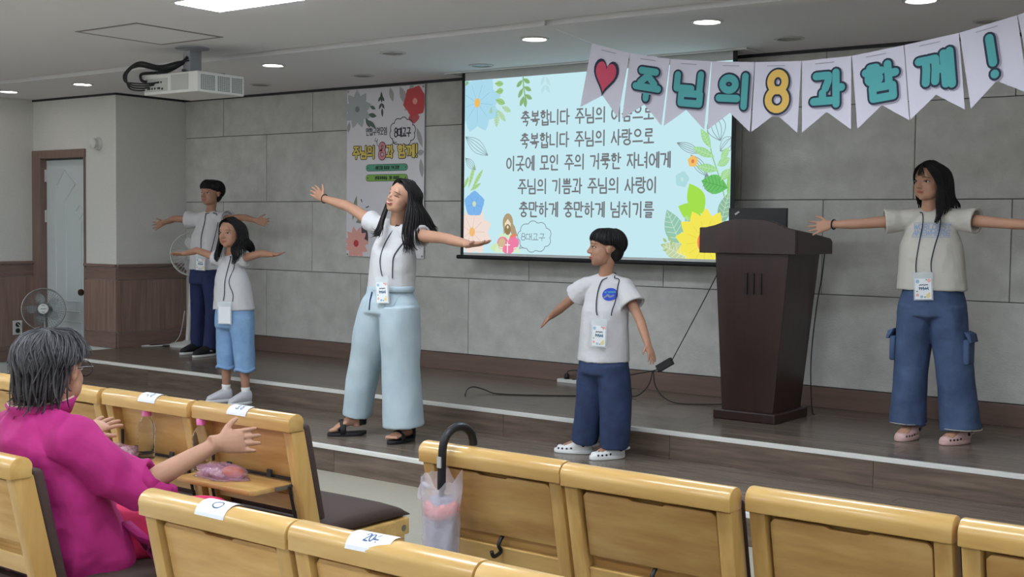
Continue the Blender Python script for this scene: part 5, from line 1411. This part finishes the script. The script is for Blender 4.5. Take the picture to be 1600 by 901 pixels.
for k, ax_, a, lift in (('R',J['AR'],-.67,.045),('L',J['AL'],.08,0)):
    g = V((ax_[0], ax_[1], S1)); f, l = foot_axes(a)
    s_ = sole(MB(), g, a, .245, .092, 0.0005, .022, .003, pitch=lift*3.2).build('sandal_sole', 'shoe_black', wo, bevel=.004, smooth=True)
    pts = []
    for i in range(13):
        t = PI*i/12
        pts.append(g + f*(.235*.40) + l*(.044*math.cos(t)) + V((0,0,.014+(.060+lift*.6)*math.sin(t)**.7)))
    MB().tube(pts, [(.006,.020)]*13, 8, ref=V((0,0,1))).build('sandal_strap', 'shoe_black', s_, smooth=True)
    pts = [g + f*(-.004+.052*math.cos(t)) + l*(.041*math.sin(t)) + V((0,0,.082+lift*1.25+.016*math.cos(t))) for t in [2*PI*i/24 for i in range(24)]]
    MB().tube(pts, [(.012,.005)]*24, 8, closed=True, ref=V((0,0,1))).build('ankle_strap', 'shoe_black', s_, smooth=True)
    pts = [g + f*(-.010-.048*math.sin(t)) + l*(.041*math.cos(t)) + V((0,0,.048+lift*1.25)) for t in [PI*i/12 for i in range(13)]]
    MB().tube(pts, [(.034,.004)]*13, 8, ref=V((0,0,1))).build('heel_counter', 'shoe_black', s_, smooth=True)

# ------------------------------------------------------------------ boy in white clogs
J = dict(theta=.25, pel=(-3.865,6.065,.72), chest=(-3.860,6.065,1.02), neck=(-3.858,6.072,1.228),
  SR=(-3.975,6.05,1.160), ER=(-4.162,6.078,1.031), WR=(-4.305,6.16,.958), TR=(-4.415,6.20,.895), handR=dict(n=(.3,.5,-1), t=(.3,-.9,.2), s=.80, curl=.2, spread=.08),
  SL=(-3.742,6.085,1.160), EL=(-3.609,6.042,.979), WL=(-3.495,5.945,.851), TL=(-3.418,5.895,.742), handL=dict(n=(-1,.2,-.3), t=(0,-1,.1), s=.80, curl=.25, spread=.10),
  HR=(-3.925,6.06,.69), KR=(-3.96,6.07,.46), AR=(-4.03,6.12,.235), HL=(-3.80,6.07,.69), KL=(-3.785,6.08,.46), AL=(-3.805,6.12,.225), ground=S1+.02, footR=(-1.12,.205), footL=(-.42,.205))
bo = thing('person', 'boy in white tee, baggy dark jeans and white clogs, head turned left', 'person', (-3.88,6.08,S1))
h = Head((-3.848,6.045,1.385), (-.76,-.65,.02), (.03,0,1), .218)
body = build_body(J, bo, h, .80, .0042, 'skin_tan', neck_r=.041, arm=1.0)
face(h, body, bo, brow=.010)
trousers(J, bo, 'denim_dark', 1, [(.05,.138,.112),(0,.146,.122),(-.06,.150,.125),(-.10,.13,.11)],
  {'R': [((-3.925,6.06,.71),.084,.118),((-3.945,6.065,.56),.088,.100),((-3.965,6.075,.44),.086,.095),((-3.99,6.09,.33),.082,.090),((-4.01,6.10,.235),.074,.082)],
   'L': [((-3.802,6.07,.71),.084,.118),((-3.788,6.075,.56),.090,.100),((-3.785,6.08,.44),.090,.096),((-3.79,6.09,.33),.088,.092),((-3.80,6.10,.225),.080,.084)]}, wrinkle=.005, seed=5.0)
sh = tee(J, bo, 'tee_white', .85, [(.02,.152,.132),(.3,.144,.122),(.7,.138,.112),(1.0,.138,.106),(1.5,.115,.08),(1.96,.064,.056)], {'R': (.46,.052,.074), 'L': (.55,.052,.076)}, seed=8.0, yoke=.06)
short_hair(h, bo, 'hair_black', lambda p: .06 if abs(p) < .75 else (.06-.30*(abs(p)-.75)/.6 if abs(p) < 1.35 else (-.24+.10*(abs(p)-1.35) if abs(p) < 1.75 else -.20-.92*min(1,(abs(p)-1.75)/.8))), 300, .032, seed=11, k=1.02, puff=1.07, nape=True)
decal(sh, bo, 'round_badge', 'badge_blue', polys=[disc(-3.79,1.120,.040,.036,20)], plane_y=5.7, off=.004)
decal(sh, bo, 'badge_print', 'flag_teal', strokes=[[(-3.816,1.131),(-3.766,1.134)]], width=.008, plane_y=5.7, off=.0055)
decal(sh, bo, 'badge_print', 'charm_grey', strokes=[[(-3.814,1.102),(-3.799,1.117),(-3.786,1.105),(-3.772,1.113)]], width=.010, plane_y=5.7, off=.0055)
lanyard(bo, cords_on(sh, bo, [[(-3.85,1.19),(-3.859,1.14),(-3.858,1.082),(-3.848,1.027),(-3.839,1.00)], [(-3.752,1.205),(-3.752,1.165),(-3.758,1.086),(-3.762,1.032),(-3.763,1.0)]], 5.7, neck=J['neck']), (-3.808,5.925,.885), (.96,.26,-.03), (.03,0,1), (.26,-.96,.1), .078, .118)
def clog(root, A, a, gz, material, L=.225, charm=False):
    g = V((A[0], A[1], gz)); f, l = foot_axes(a)
    mb = MB(); shoe_shell(mb, g, a, L, .098, .085, toe=1.18, z0=.004)
    up_ = fuse('clog_upper', mb, material, root, .0045, 3)
    sole(MB(), g, a, L, .095, .0005, .026, .006).build('clog_sole', material, root, bevel=.006, smooth=True)
    hit = surf_fn(up_, root, None, -l)
    for sgn in (1, -1):
        d = -l*sgn; hit = surf_fn(up_, root, None, d)
        for q, z in ((.30,.034),(.42,.030),(.54,.030),(.64,.030)):
            c = hit(g + f*(L*q) + V((0,0,z)), .0005)
            MB().lathe([(.0065,-.002),(.0065,.0012),(.003,.0014)], c, 10, (f, V((0,0,1)), -d)).build('vent_hole', 'dark_hole', up_)
        c = hit(g + f*(L*-.02) + V((0,0,.055)), .0005)
        MB().lathe([(.010,-.002),(.010,.004),(.006,.005)], c, 12, (f, V((0,0,1)), -d)).build('rivet', 'dark_hole', up_)
    hit = surf_fn(up_, root, None, V((0,0,-1)))
    for q, x in ((.44,.02),(.44,-.02),(.55,.012),(.55,-.016)):
        c = hit(g + f*(L*q) + l*x, .0005)
        MB().lathe([(.006,-.002),(.006,.0012),(.003,.0014)], c, 10, (f, l, V((0,0,1)))).build('vent_hole', 'dark_hole', up_)
    if charm:
        c = hit(g + f*(L*.32) + l*-.012, .0); MB().ell(c, (.017,.013,.008), n=12, m_=8).build('charm', 'charm_grey', up_, smooth=True)
    pts = [g + f*(L*-.02 - .088*L/.225*math.sin(t)) + l*(.047*math.cos(t)) + V((0,0,.055)) for t in [PI*i/10 for i in range(11)]]
    MB().tube(pts, [(.007,.0035)]*11, 8, ref=V((0,0,1))).build('heel_strap', material, root, smooth=True)
clog(bo, J['AR'], -1.12, S1, 'shoe_white', .225); clog(bo, J['AL'], -.42, S1, 'shoe_white', .225, True)

# ------------------------------------------------------------------ girl in cargo jeans on the right
J = dict(theta=.16, pel=(-2.282,7.03,1.10), chest=(-2.300,7.035,1.42), neck=(-2.318,7.045,1.618),
  SR=(-2.465,7.01,1.562), ER=(-2.673,6.90,1.540), WR=(-2.822,6.85,1.534), TR=(-2.968,6.808,1.500), handR=dict(n=(.2,-1,.25), t=(.3,.1,1), s=.90, curl=.12, spread=.30),
  SL=(-2.142,7.05,1.570), EL=(-1.884,6.995,1.549), WL=(-1.672,6.92,1.54), TL=(-1.53,6.86,1.53), handL=dict(n=(0,-1,.3), t=(0,0,1), s=.90, curl=.15, spread=.2),
  HR=(-2.362,7.02,1.06), KR=(-2.388,7.017,.774), AR=(-2.377,7.018,.40), HL=(-2.202,7.04,1.06), KL=(-2.159,7.044,.785), AL=(-2.106,7.051,.395), ground=S2+.022, footR=(-.1,.205), footL=(-.36,.205))
gr = thing('person', 'long-haired girl in cream tee and blue cargo jeans at the right', 'person', (-2.24,7.03,S2))
h = Head((-2.306,7.005,1.782), (-.36,-.93,-.03), (.06,0,1), .216)
body = build_body(J, gr, h, .90, .0044, 'skin', neck_r=.045, arm=.95)
face(h, body, gr)
tr = trousers(J, gr, 'denim_mid', 1, [(.11,.150,.118),(.05,.165,.130),(0,.180,.142),(-.07,.190,.148),(-.12,.16,.13)],
  {'R': [((-2.365,7.02,1.08),.100,.138),((-2.378,7.02,.90),.098,.115),((-2.388,7.017,.774),.096,.108),((-2.392,7.015,.58),.095,.102),((-2.395,7.01,.40),.103,.106)],
   'L': [((-2.200,7.04,1.08),.100,.138),((-2.178,7.04,.90),.100,.115),((-2.159,7.044,.785),.100,.108),((-2.132,7.046,.58),.102,.104),((-2.108,7.045,.392),.113,.112)]}, wrinkle=.0045, seed=9.0)
sh = tee(J, gr, 'tee_cream', .95, [(.22,.190,.140),(.45,.184,.136),(.8,.176,.130),(1.0,.170,.122),(1.5,.135,.088),(1.96,.068,.058)], {'R': (.40,.058,.074), 'L': (.36,.058,.074)}, seed=12.0, yoke=.062)
for k in 'RL':
    sg = -1 if k == 'R' else 1
    cx, cy_, rr = ((-2.383,7.017,.098) if k == 'R' else (-2.168,7.042,.100))
    o_ = V((cx+sg*(rr-.004), cy_-.02, 0))
    MB().box(o_.x-.016, o_.x+.020 if sg > 0 else o_.x+.016, o_.y-.055, o_.y+.055, .765, .905).build('cargo_pocket', 'denim_mid', tr, bevel=.010, smooth=True, seg=3)
    MB().add([V((o_.x+sg*x, o_.y+y, z)) for x, y, z in ((-.012,-.062,.950),(.024,-.062,.935),(.036,-.062,.890),(.022,-.062,.888),(-.012,.062,.950),(.024,.062,.935),(.036,.062,.890),(.022,.062,.888))],
        [(0,1,2,3),(4,7,6,5),(0,4,5,1),(1,5,6,2),(2,6,7,3),(3,7,4,0)]).build('pocket_flap', 'denim_mid', tr, bevel=.004, smooth=True)
for pt, a, b in (((-2.395,7.01,.404),.103,.106),((-2.108,7.045,.396),.113,.112)):
    MB().tube([V(pt)+V((a*1.005*math.cos(t), b*1.005*math.sin(t), .006)) for t in [2*PI*i/36 for i in range(36)]], .0022, 5, closed=True).build('hem_stitch', 'stitch', tr)
mb = MB()
cap_mesh(mb, h, lambda p: (.66 if abs(p) < .35 else .66-.62*(abs(p)-.35)) if abs(p) < 1.6 else -.5, .99)
hL = [[h.p(.0,.30,.49), h.p(.18,.34,.33), h.p(.33,.25,.08), h.p(.38,.16,-.15)] + W_((-2.240,6.915,1.665),(-2.225,6.885,1.60),(-2.236,6.875,1.52)),
      [h.p(.0,.22,.52), h.p(.30,.16,.36), h.p(.41,.06,.10), h.p(.44,.02,-.15)] + W_((-2.208,6.945,1.665),(-2.205,6.92,1.61),(-2.222,6.90,1.55)),
      [h.p(.0,.05,.55), h.p(.34,-.06,.36), h.p(.44,-.16,.10), h.p(.48,-.18,-.18)] + W_((-2.185,7.04,1.685),(-2.175,7.05,1.665),(-2.170,7.06,1.655)),
      [h.p(.0,-.12,.54), h.p(.30,-.34,.32), h.p(.40,-.42,.05), h.p(.44,-.42,-.2)] + W_((-2.20,7.13,1.69),(-2.185,7.15,1.66),(-2.175,7.15,1.63)),
      [h.p(0,-.25,.50), h.p(.05,-.50,.28), h.p(.08,-.56,.0), h.p(.08,-.54,-.2)] + W_((-2.29,7.17,1.68),(-2.29,7.18,1.62),(-2.29,7.17,1.57)),
      [h.p(-.05,-.25,.50), h.p(-.28,-.36,.28), h.p(-.36,-.34,.0), h.p(-.38,-.30,-.2)] + W_((-2.40,7.10,1.69),(-2.405,7.11,1.65),(-2.40,7.11,1.62))]
locks(mb, h, hL, 210, .030, .018, 14)
hR = [[h.p(0,.30,.49), h.p(-.20,.33,.34), h.p(-.33,.24,.10), h.p(-.36,.12,-.12), h.p(-.36,.06,-.35), h.p(-.34,.02,-.52)], [h.p(0,.15,.54), h.p(-.32,.10,.34), h.p(-.40,.02,.05), h.p(-.42,-.04,-.2), h.p(-.40,-.05,-.4), h.p(-.38,-.06,-.62)], [h.p(0,-.1,.54), h.p(-.30,-.2,.34), h.p(-.40,-.22,.05), h.p(-.42,-.22,-.2), h.p(-.40,-.2,-.4), h.p(-.38,-.18,-.6)]]
locks(mb, h, hR, 70, .030, .02, 15)
hF = [[h.p(0,.32,.48), h.p(-.03,.40,.38), h.p(-.10,.42,.22), h.p(-.22,.37,.08)], [h.p(0,.32,.48), h.p(.02,.41,.36), h.p(.00,.43,.20), h.p(-.02,.42,.10)], [h.p(0,.32,.48), h.p(.06,.40,.38), h.p(.14,.41,.22), h.p(.24,.35,.06)]]
locks(mb, h, hF, 9, .012, .015, 16)
mb.build('hair', 'hair_black', gr, smooth=True)
zt = lambda st: st
for t, z0 in (('WORLDEST',1.527),('ANEWHERE',1.493)):
    decal(sh, gr, 'shirt_print', 'tee_print', strokes=fit_text(t, -2.374, -2.180, z0, .028, .06), width=.0055, plane_y=6.6, off=.004)
decal(sh, gr, 'shirt_print', 'tee_print', strokes=[[(-2.378+.02*i,1.549) for i in range(11)],[(-2.378+.02*i,1.470) for i in range(11)]], width=.003, plane_y=6.6, off=.004)
lanyard(gr, cords_on(sh, gr, [[(-2.335,1.60),(-2.325,1.54),(-2.327,1.434),(-2.335,1.327),(-2.332,1.26)], [(-2.235,1.58),(-2.232,1.50),(-2.241,1.418),(-2.253,1.329),(-2.246,1.26)]], 6.6, neck=J['neck']), (-2.284,6.876,1.182), (.98,.16,.05), (-.05,0,1), (.16,-.98,.05), .088, .115)
MB().tube([V((-2.806,6.855,1.535))+V((.004*math.cos(a),.030*math.cos(a)*.9,.027*math.sin(a))) for a in [2*PI*i/16 for i in range(16)]], .0045, 6, closed=True).build('wrist_band', 'band_black', gr)
clog(gr, J['AR'], -.1, S2, 'clog_pink', .215); clog(gr, J['AL'], -.36, S2, 'clog_pink', .215)

# ------------------------------------------------------------------ boy in navy trousers at the back left
J = dict(theta=.42, pel=(-8.875,7.265,1.02), chest=(-8.862,7.275,1.375), neck=(-8.838,7.285,1.600),
  SR=(-8.995,7.265,1.525), ER=(-9.255,7.215,1.535), WR=(-9.475,7.255,1.495), TR=(-9.628,7.244,1.452), handR=dict(n=(.3,-1,.2), t=(.2,-.1,1), s=.92, curl=.12, spread=.30),
  SL=(-8.672,7.285,1.535), EL=(-8.385,7.275,1.552), WL=(-8.150,7.214,1.527), TL=(-7.998,7.25,1.502), handL=dict(n=(.1,-1,.35), t=(0,.1,1), s=.92, curl=.15, spread=.16),
  HR=(-8.955,7.255,.98), KR=(-8.972,7.26,.69), AR=(-9.0,7.265,.395), HL=(-8.80,7.275,.98), KL=(-8.765,7.24,.69), AL=(-8.735,7.19,.385), ground=S2+.02, footR=(.02,.215), footL=(.05,.215))
bl = thing('person', 'boy in white tee and navy trousers standing by the white fan', 'person', (-8.87,7.25,S2))
h = Head((-8.800,7.262,1.768), (.08,-.99,.0), (.05,0,1), .222)
body = build_body(J, bl, h, .92, .0048, 'skin_tan', neck_r=.042, arm=.95)
face(h, body, bl, lipm='lip')
trousers(J, bl, 'navy', 1, [(.10,.135,.108),(0,.150,.122),(-.06,.150,.122),(-.10,.12,.10)],
  {'R': [((-8.945,7.26,1.0),.080,.116),((-8.968,7.26,.83),.070,.080),((-8.978,7.26,.69),.061,.068),((-8.990,7.262,.53),.058,.063),((-8.998,7.264,.385),.058,.062)],
   'L': [((-8.808,7.272,1.0),.080,.116),((-8.780,7.258,.83),.070,.080),((-8.758,7.24,.69),.061,.068),((-8.744,7.212,.53),.058,.063),((-8.735,7.192,.38),.058,.062)]}, wrinkle=.004, seed=15.0)
sh = tee(J, bl, 'tee_white', .95, [(.18,.158,.130),(.45,.155,.126),(.8,.158,.122),(1.0,.158,.115),(1.5,.13,.085),(1.96,.066,.058)], {'R': (.40,.060,.086), 'L': (.28,.060,.084)}, seed=18.0, yoke=.062)
short_hair(h, bl, 'hair_black', lambda p: .05 if abs(p) < .75 else (.05-.26*(abs(p)-.75)/.6 if abs(p) < 1.35 else (-.21+.10*(abs(p)-1.35) if abs(p) < 1.75 else -.17-.88*min(1,(abs(p)-1.75)/.8))), 300, .034, seed=21, k=1.07, puff=1.17, nape=True)
lanyard(bl, cords_on(sh, bl, [[(-8.82,1.575),(-8.81,1.50),(-8.813,1.376),(-8.806,1.25),(-8.80,1.205)], [(-8.70,1.58),(-8.668,1.50),(-8.674,1.378),(-8.691,1.25),(-8.74,1.205)]], 6.9, neck=J['neck']), (-8.785,7.128,1.135), (.9,.42,-.04), (.04,0,1), (.42,-.9,.05), .080, .10)
def sneaker(root, A, a, gz, um, sm, L=.25, wd=.092, hgt=.10, mark=None):
    g = V((A[0], A[1], gz)); mb = MB(); shoe_shell(mb, g, a, L, wd, hgt, toe=.95, z0=.014)
    u_ = fuse('shoe_upper', mb, um, root, .005, 4)
    s_ = sole(MB(), g, a, L, wd, .0005, .022, .004).build('shoe_sole', sm, root, bevel=.006, smooth=True)
    if mark:
        f, l = foot_axes(a); hit = surf_fn(u_, root, None, -l)
        MB().ell(hit(g+f*(L*.10)+V((0,0,.05)), .001), (.016,.016,.009), n=12, m_=8).build('shoe_logo', mark, u_, smooth=True)
sneaker(bl, J['AR'], .02, S2, 'shoe_black', 'shoe_white'); sneaker(bl, J['AL'], .05, S2, 'shoe_black', 'shoe_white', mark='charm_grey')

# ------------------------------------------------------------------ small girl in cropped light jeans
J = dict(theta=.35, pel=(-7.180,6.145,.80), chest=(-7.212,6.15,1.085), neck=(-7.238,6.158,1.262),
  SR=(-7.355,6.14,1.235), ER=(-7.600,6.14,1.288), WR=(-7.800,6.165,1.260), TR=(-7.935,6.14,1.255), handR=dict(n=(0,-.4,-1), t=(0,-1,.3), s=.78, curl=.15, spread=.08),
  SL=(-7.110,6.155,1.240), EL=(-6.873,6.13,1.282), WL=(-6.679,6.075,1.280), TL=(-6.545,6.068,1.292), handL=dict(n=(0,-.3,1), t=(0,-1,.2), s=.78, curl=.12, spread=.08),
  HR=(-7.255,6.14,.77), KR=(-7.262,6.14,.47), AR=(-7.273,6.141,.235), HL=(-7.10,6.15,.77), KL=(-7.078,6.15,.47), AL=(-7.062,6.151,.228), ground=S1+.018, footR=(-.3,.19), footL=(-.05,.19))
gl = thing('person', 'small girl in sleeveless white top and cropped light jeans, arms out', 'person', (-7.17,6.145,S1))
h = Head((-7.200,6.125,1.430), (.17,-.98,-.03), (.04,0,1), .216)
body = build_body(J, gl, h, .80, .0044, 'skin_tan', neck_r=.042, arm=.95, leg=1.0)
face(h, body, gl)
trousers(J, gl, 'denim_light', 1, [(.09,.135,.110),(0,.148,.122),(-.07,.150,.122),(-.11,.12,.10)],
  {'R': [((-7.245,6.14,.79),.082,.116),((-7.258,6.14,.62),.076,.088),((-7.262,6.14,.50),.072,.078),((-7.265,6.14,.415),.066,.070)],
   'L': [((-7.108,6.15,.79),.082,.116),((-7.09,6.15,.62),.078,.088),((-7.078,6.15,.50),.074,.080),((-7.072,6.15,.405),.068,.072)]}, wrinkle=.0045, seed=25.0)
for pt in ((-7.265,6.14,.425),(-7.072,6.15,.415)):
    MB().tube([V(pt)+V((.066*math.cos(t), .070*math.sin(t), .008*math.sin(3*t))) for t in [2*PI*i/30 for i in range(30)]], .014, 8, closed=True).build('rolled_hem', 'denim_light', gl, smooth=True)
sh = tee(J, gl, 'tee_white', .82, [(.20,.160,.130),(.45,.150,.122),(.8,.140,.112),(1.0,.136,.104),(1.5,.112,.078),(1.96,.060,.052)], {'R': (.16,.056,.066), 'L': (.14,.056,.066)}, seed=28.0, yoke=.060)
mb = MB()
cap_mesh(mb, h, lambda p: (.66 if abs(p) < .4 else .66-.6*(abs(p)-.4)) if abs(p) < 1.6 else -.5, .99)
hL = [[h.p(.0,.28,.50), h.p(.22,.28,.36), h.p(.37,.18,.08), h.p(.42,.14,-.2)] + W_((-7.085,6.03,1.312),(-7.05,6.015,1.25),(-7.055,6.01,1.188)),
      [h.p(.0,.15,.54), h.p(.32,.08,.36), h.p(.43,.02,.08), h.p(.46,.0,-.2)] + W_((-7.045,6.06,1.32),(-7.035,6.05,1.255),(-7.06,6.04,1.20)),
      [h.p(.0,-.02,.55), h.p(.36,-.15,.33), h.p(.46,-.20,.05), h.p(.50,-.20,-.2)] + W_((-7.055,6.15,1.375),(-7.05,6.17,1.345),(-7.045,6.18,1.315)),
      [h.p(.0,-.15,.54), h.p(.28,-.36,.30), h.p(.36,-.46,.05), h.p(.40,-.46,-.2)] + W_((-7.10,6.24,1.36),(-7.10,6.26,1.32),(-7.10,6.26,1.28)),
      [h.p(0,-.25,.50), h.p(.05,-.50,.28), h.p(.05,-.56,.0), h.p(.05,-.54,-.2)] + W_((-7.19,6.27,1.34),(-7.19,6.28,1.28),(-7.19,6.27,1.24)),
      [h.p(-.05,-.25,.50), h.p(-.28,-.36,.28), h.p(-.37,-.34,.0), h.p(-.40,-.30,-.2)] + W_((-7.29,6.22,1.34),(-7.30,6.22,1.28),(-7.30,6.21,1.25))]
locks(mb, h, hL, 190, .031, .022, 24)
hR = [[h.p(0,.28,.50), h.p(-.22,.28,.36), h.p(-.35,.18,.08), h.p(-.38,.14,-.2)] + W_((-7.245,6.035,1.31),(-7.235,6.02,1.25),(-7.215,6.02,1.21)), [h.p(0,.15,.54), h.p(-.32,.08,.36), h.p(-.42,.02,.08), h.p(-.43,.02,-.2)] + W_((-7.275,6.06,1.31),(-7.265,6.03,1.25),(-7.235,6.02,1.215)), [h.p(0,-.1,.54), h.p(-.32,-.2,.33), h.p(-.41,-.22,.05), h.p(-.42,-.2,-.2)] + W_((-7.295,6.12,1.32),(-7.30,6.10,1.27),(-7.29,6.09,1.24))]
locks(mb, h, hR, 90, .030, .025, 25)
mb.build('hair', 'hair_black', gl, smooth=True)
lanyard(gl, cords_on(sh, gl, [[(-7.175,1.245),(-7.175,1.18),(-7.168,1.07),(-7.16,.98),(-7.165,.93)], [(-7.11,1.245),(-7.135,1.165),(-7.135,1.07),(-7.10,.98),(-7.095,.925)]], 5.8, neck=J['neck']), (-7.118,5.998,.828), (.94,.34,.0), (0,0,1), (.34,-.94,.04), .096, .125, printed=False)
for k, a in (('R',-.3),('L',-.05)):
    A = V(J['A'+k]); K = V(J['K'+k])
    d = (K-A).normalized()
    MB().tube([V((A.x,A.y,S1+.05)), A-d*.01, A+d*.03, A+d*.055], [.036,.031,.0315,.033], 18).build('sock', 'sock_white', gl, smooth=True)
    sneaker(gl, A, a, S1, 'shoe_grey', 'shoe_white', .205, .082, .092)

# ------------------------------------------------------------------ grey-haired woman seated in the audience
J = dict(theta=PI, pel=(-3.33,2.17,.56), chest=(-3.325,2.10,.80), neck=(-3.31,2.08,.935),
  SR=(-3.155,2.085,.866), ER=(-3.06,2.255,.716), WR=(-2.930,2.445,.836), TR=(-2.905,2.61,.832), handR=dict(n=(-.85,-.35,-.25), t=(-.2,-.2,1), s=1.0, curl=.05, spread=.07),
  SL=(-3.475,2.085,.866), EL=(-3.62,2.29,.735), WL=(-3.70,2.50,.775), TL=(-3.715,2.66,.815), handL=dict(n=(-.35,.1,-1), t=(.9,.1,.5), s=.98, curl=.08, spread=.20),
  HR=(-3.235,2.24,.53), KR=(-3.20,2.64,.525), AR=(-3.20,2.66,.10), HL=(-3.43,2.24,.53), KL=(-3.46,2.64,.525), AL=(-3.46,2.66,.10), ground=.02, footR=(PI,.23), footL=(PI,.23))
ol = thing('person', 'grey-haired person in magenta jacket seated in front, arm stretched forward', 'person', (-3.33,2.3,0))
h = Head((-3.285,2.118,1.060), (-.30,.95,-.05), (0,.02,1), .218)
body = build_body(J, ol, h, .95, .0040, 'skin', neck_r=.054, arm=1.05)
face(h, body, ol)
Rv, Fv = V((-1,0,0)), V((0,1,0))
mb = MB()
axp = [(-3.33,2.19,.455,.205,.165),(-3.33,2.185,.50,.218,.172),(-3.33,2.155,.60,.212,.165),(-3.328,2.12,.70,.205,.155),(-3.325,2.10,.80,.198,.142),(-3.32,2.085,.855,.172,.118),(-3.315,2.08,.912,.115,.09),(-3.31,2.08,.942,.07,.066)]
mb.loft([ring(V(a[:3]), Rv, Fv, a[3], a[4], 36, .9) for a in axp])
for k in 'RL':
    S, E, Wp = V(J['S'+k]), V(J['E'+k]), V(J['W'+k]); nk = V(J['neck'])
    mb.tube([nk-V((0,0,.04)), nk.lerp(S,.55)-V((0,0,.015)), S], [.062,.066,.068], 20)
    mb.ell(S, (.070,.070,.070), n=20, m_=14)
    end = E.lerp(Wp,.26)
    P_, R_ = lerp_path([S, S.lerp(E,.5), E, end], [.070,.074,.070,.060], 4)
    limb(mb, P_, R_, V((0,0,1)), 24, .007, .04)
jk = fuse('jacket', mb, 'magenta', ol, .0055, 5, .015, 8.5, 31.0)
# jacket front panel hanging open over the lap, and collar
MB().loft([[V((-3.135,2.24,.60)),V((-3.09,2.27,.56)),V((-3.085,2.30,.56)),V((-3.14,2.28,.60))],[V((-3.12,2.30,.53)),V((-3.065,2.36,.515)),V((-3.06,2.375,.515)),V((-3.125,2.33,.53))],[V((-3.10,2.33,.475)),V((-3.05,2.42,.47)),V((-3.045,2.43,.47)),V((-3.105,2.36,.475))]]).build('jacket_flap', 'magenta', jk, smooth=True)
for rr, zz, m_ in (((.082,.080),(.925,.972),'magenta'),((.0775,.0755),(.93,.976),'collar_lining')):
    rings = []
    for q, grow in ((0,-.004),(.5,.004),(1,.012)):
        z = zz[0]+(zz[1]-zz[0])*q
        rings.append([V((-3.305+(rr[0]+grow)*math.cos(t), 2.092+(rr[1]+grow)*math.sin(t)*1.08, z + .012*math.sin(t)*(1 if m_ else 1))) for t in [2*PI*i/40 + PI/2 + .5 for i in range(34)]])
    mb = MB(); n = 34
    for dd in (0,):
        vs = [p for r in rings for p in r]; fs = []
        for k in range(2):
            for i in range(n-1): fs.append((k*n+i, k*n+i+1, (k+1)*n+i+1, (k+1)*n+i))
        mb.add(vs, fs)
    o = mb.build('collar' if m_ == 'magenta' else 'collar_lining', m_, jk, smooth=True)
    sm = o.modifiers.new('s', 'SOLIDIFY'); sm.thickness = .004
trousers(J, ol, 'crimson', 1, [(.02,.165,.14),(-.03,.175,.15),(-.08,.165,.14)],
  {'R': [((-3.235,2.22,.535),.095,.095),((-3.22,2.42,.535),.088,.085),((-3.20,2.64,.525),.072,.075),((-3.20,2.67,.40),.066,.070),((-3.20,2.665,.16),.058,.06)],
   'L': [((-3.43,2.22,.535),.095,.095),((-3.445,2.42,.535),.088,.085),((-3.46,2.64,.525),.072,.075),((-3.46,2.67,.40),.066,.070),((-3.46,2.665,.16),.058,.06)]}, wrinkle=.003, seed=35.0)
for k in 'RL': sneaker(ol, J['A'+k], PI, 0, 'shoe_black', 'shoe_black', .24, .09, .10)
short_hair(h, ol, 'hair_grey', lambda p: .42 - .62*min(1,abs(p)/1.4) - 1.02*min(1,max(0,abs(p)-1.45)/.6), 680, .019, seed=33, k=1.05, puff=1.13, jit=.06, crown=(.05,-.20,.52), swirl=.9, ragged=.45)
mb = MB(); G = []
for i in range(25):
    phi = 1.85 + (2*PI-3.7)*i/24
    sp_, cp_ = math.sin(phi), math.cos(phi)
    back = max(0, -cp_)
    G.append([h.scalp(phi-.3,.75,1.08), h.scalp(phi-.15,.25,1.13), h.scalp(phi,-.3,1.12), h.p(.37*sp_,-.10+.42*cp_,-.20-.06*back), h.p(.32*sp_,-.10+.36*cp_,-.30-.13*back), h.p(.33*sp_,-.10+.40*cp_,-.34-.16*back)])
locks(mb, h, G, 150, .03, .08, 41, ragged=.5)
mat('hair_charcoal', (72,69,73), .55, rgb2=(34,32,35), vscale=16, detail=8); mb.build('hair_layers', 'hair_charcoal', ol, smooth=True)
gm = MB()
for sg in (-1, 1):
    gm.tube([h.p(.37*sg,.0,.03), h.p(.36*sg,.22,.04), h.p(.33*sg,.42,.03)], .0022, 6)
    gm.tube([h.p((.17+.13*math.cos(t))*sg, .455-.02*abs(math.cos(t)), -.0+.105*math.sin(t)) for t in [2*PI*i/20 for i in range(20)]], .0018, 6, closed=True)
gm.tube([h.p(-.05,.47,.02), h.p(.05,.47,.02)], .002, 6)
gm.build('glasses', 'glasses', ol)

bpy.data.scenes.remove(TMP)
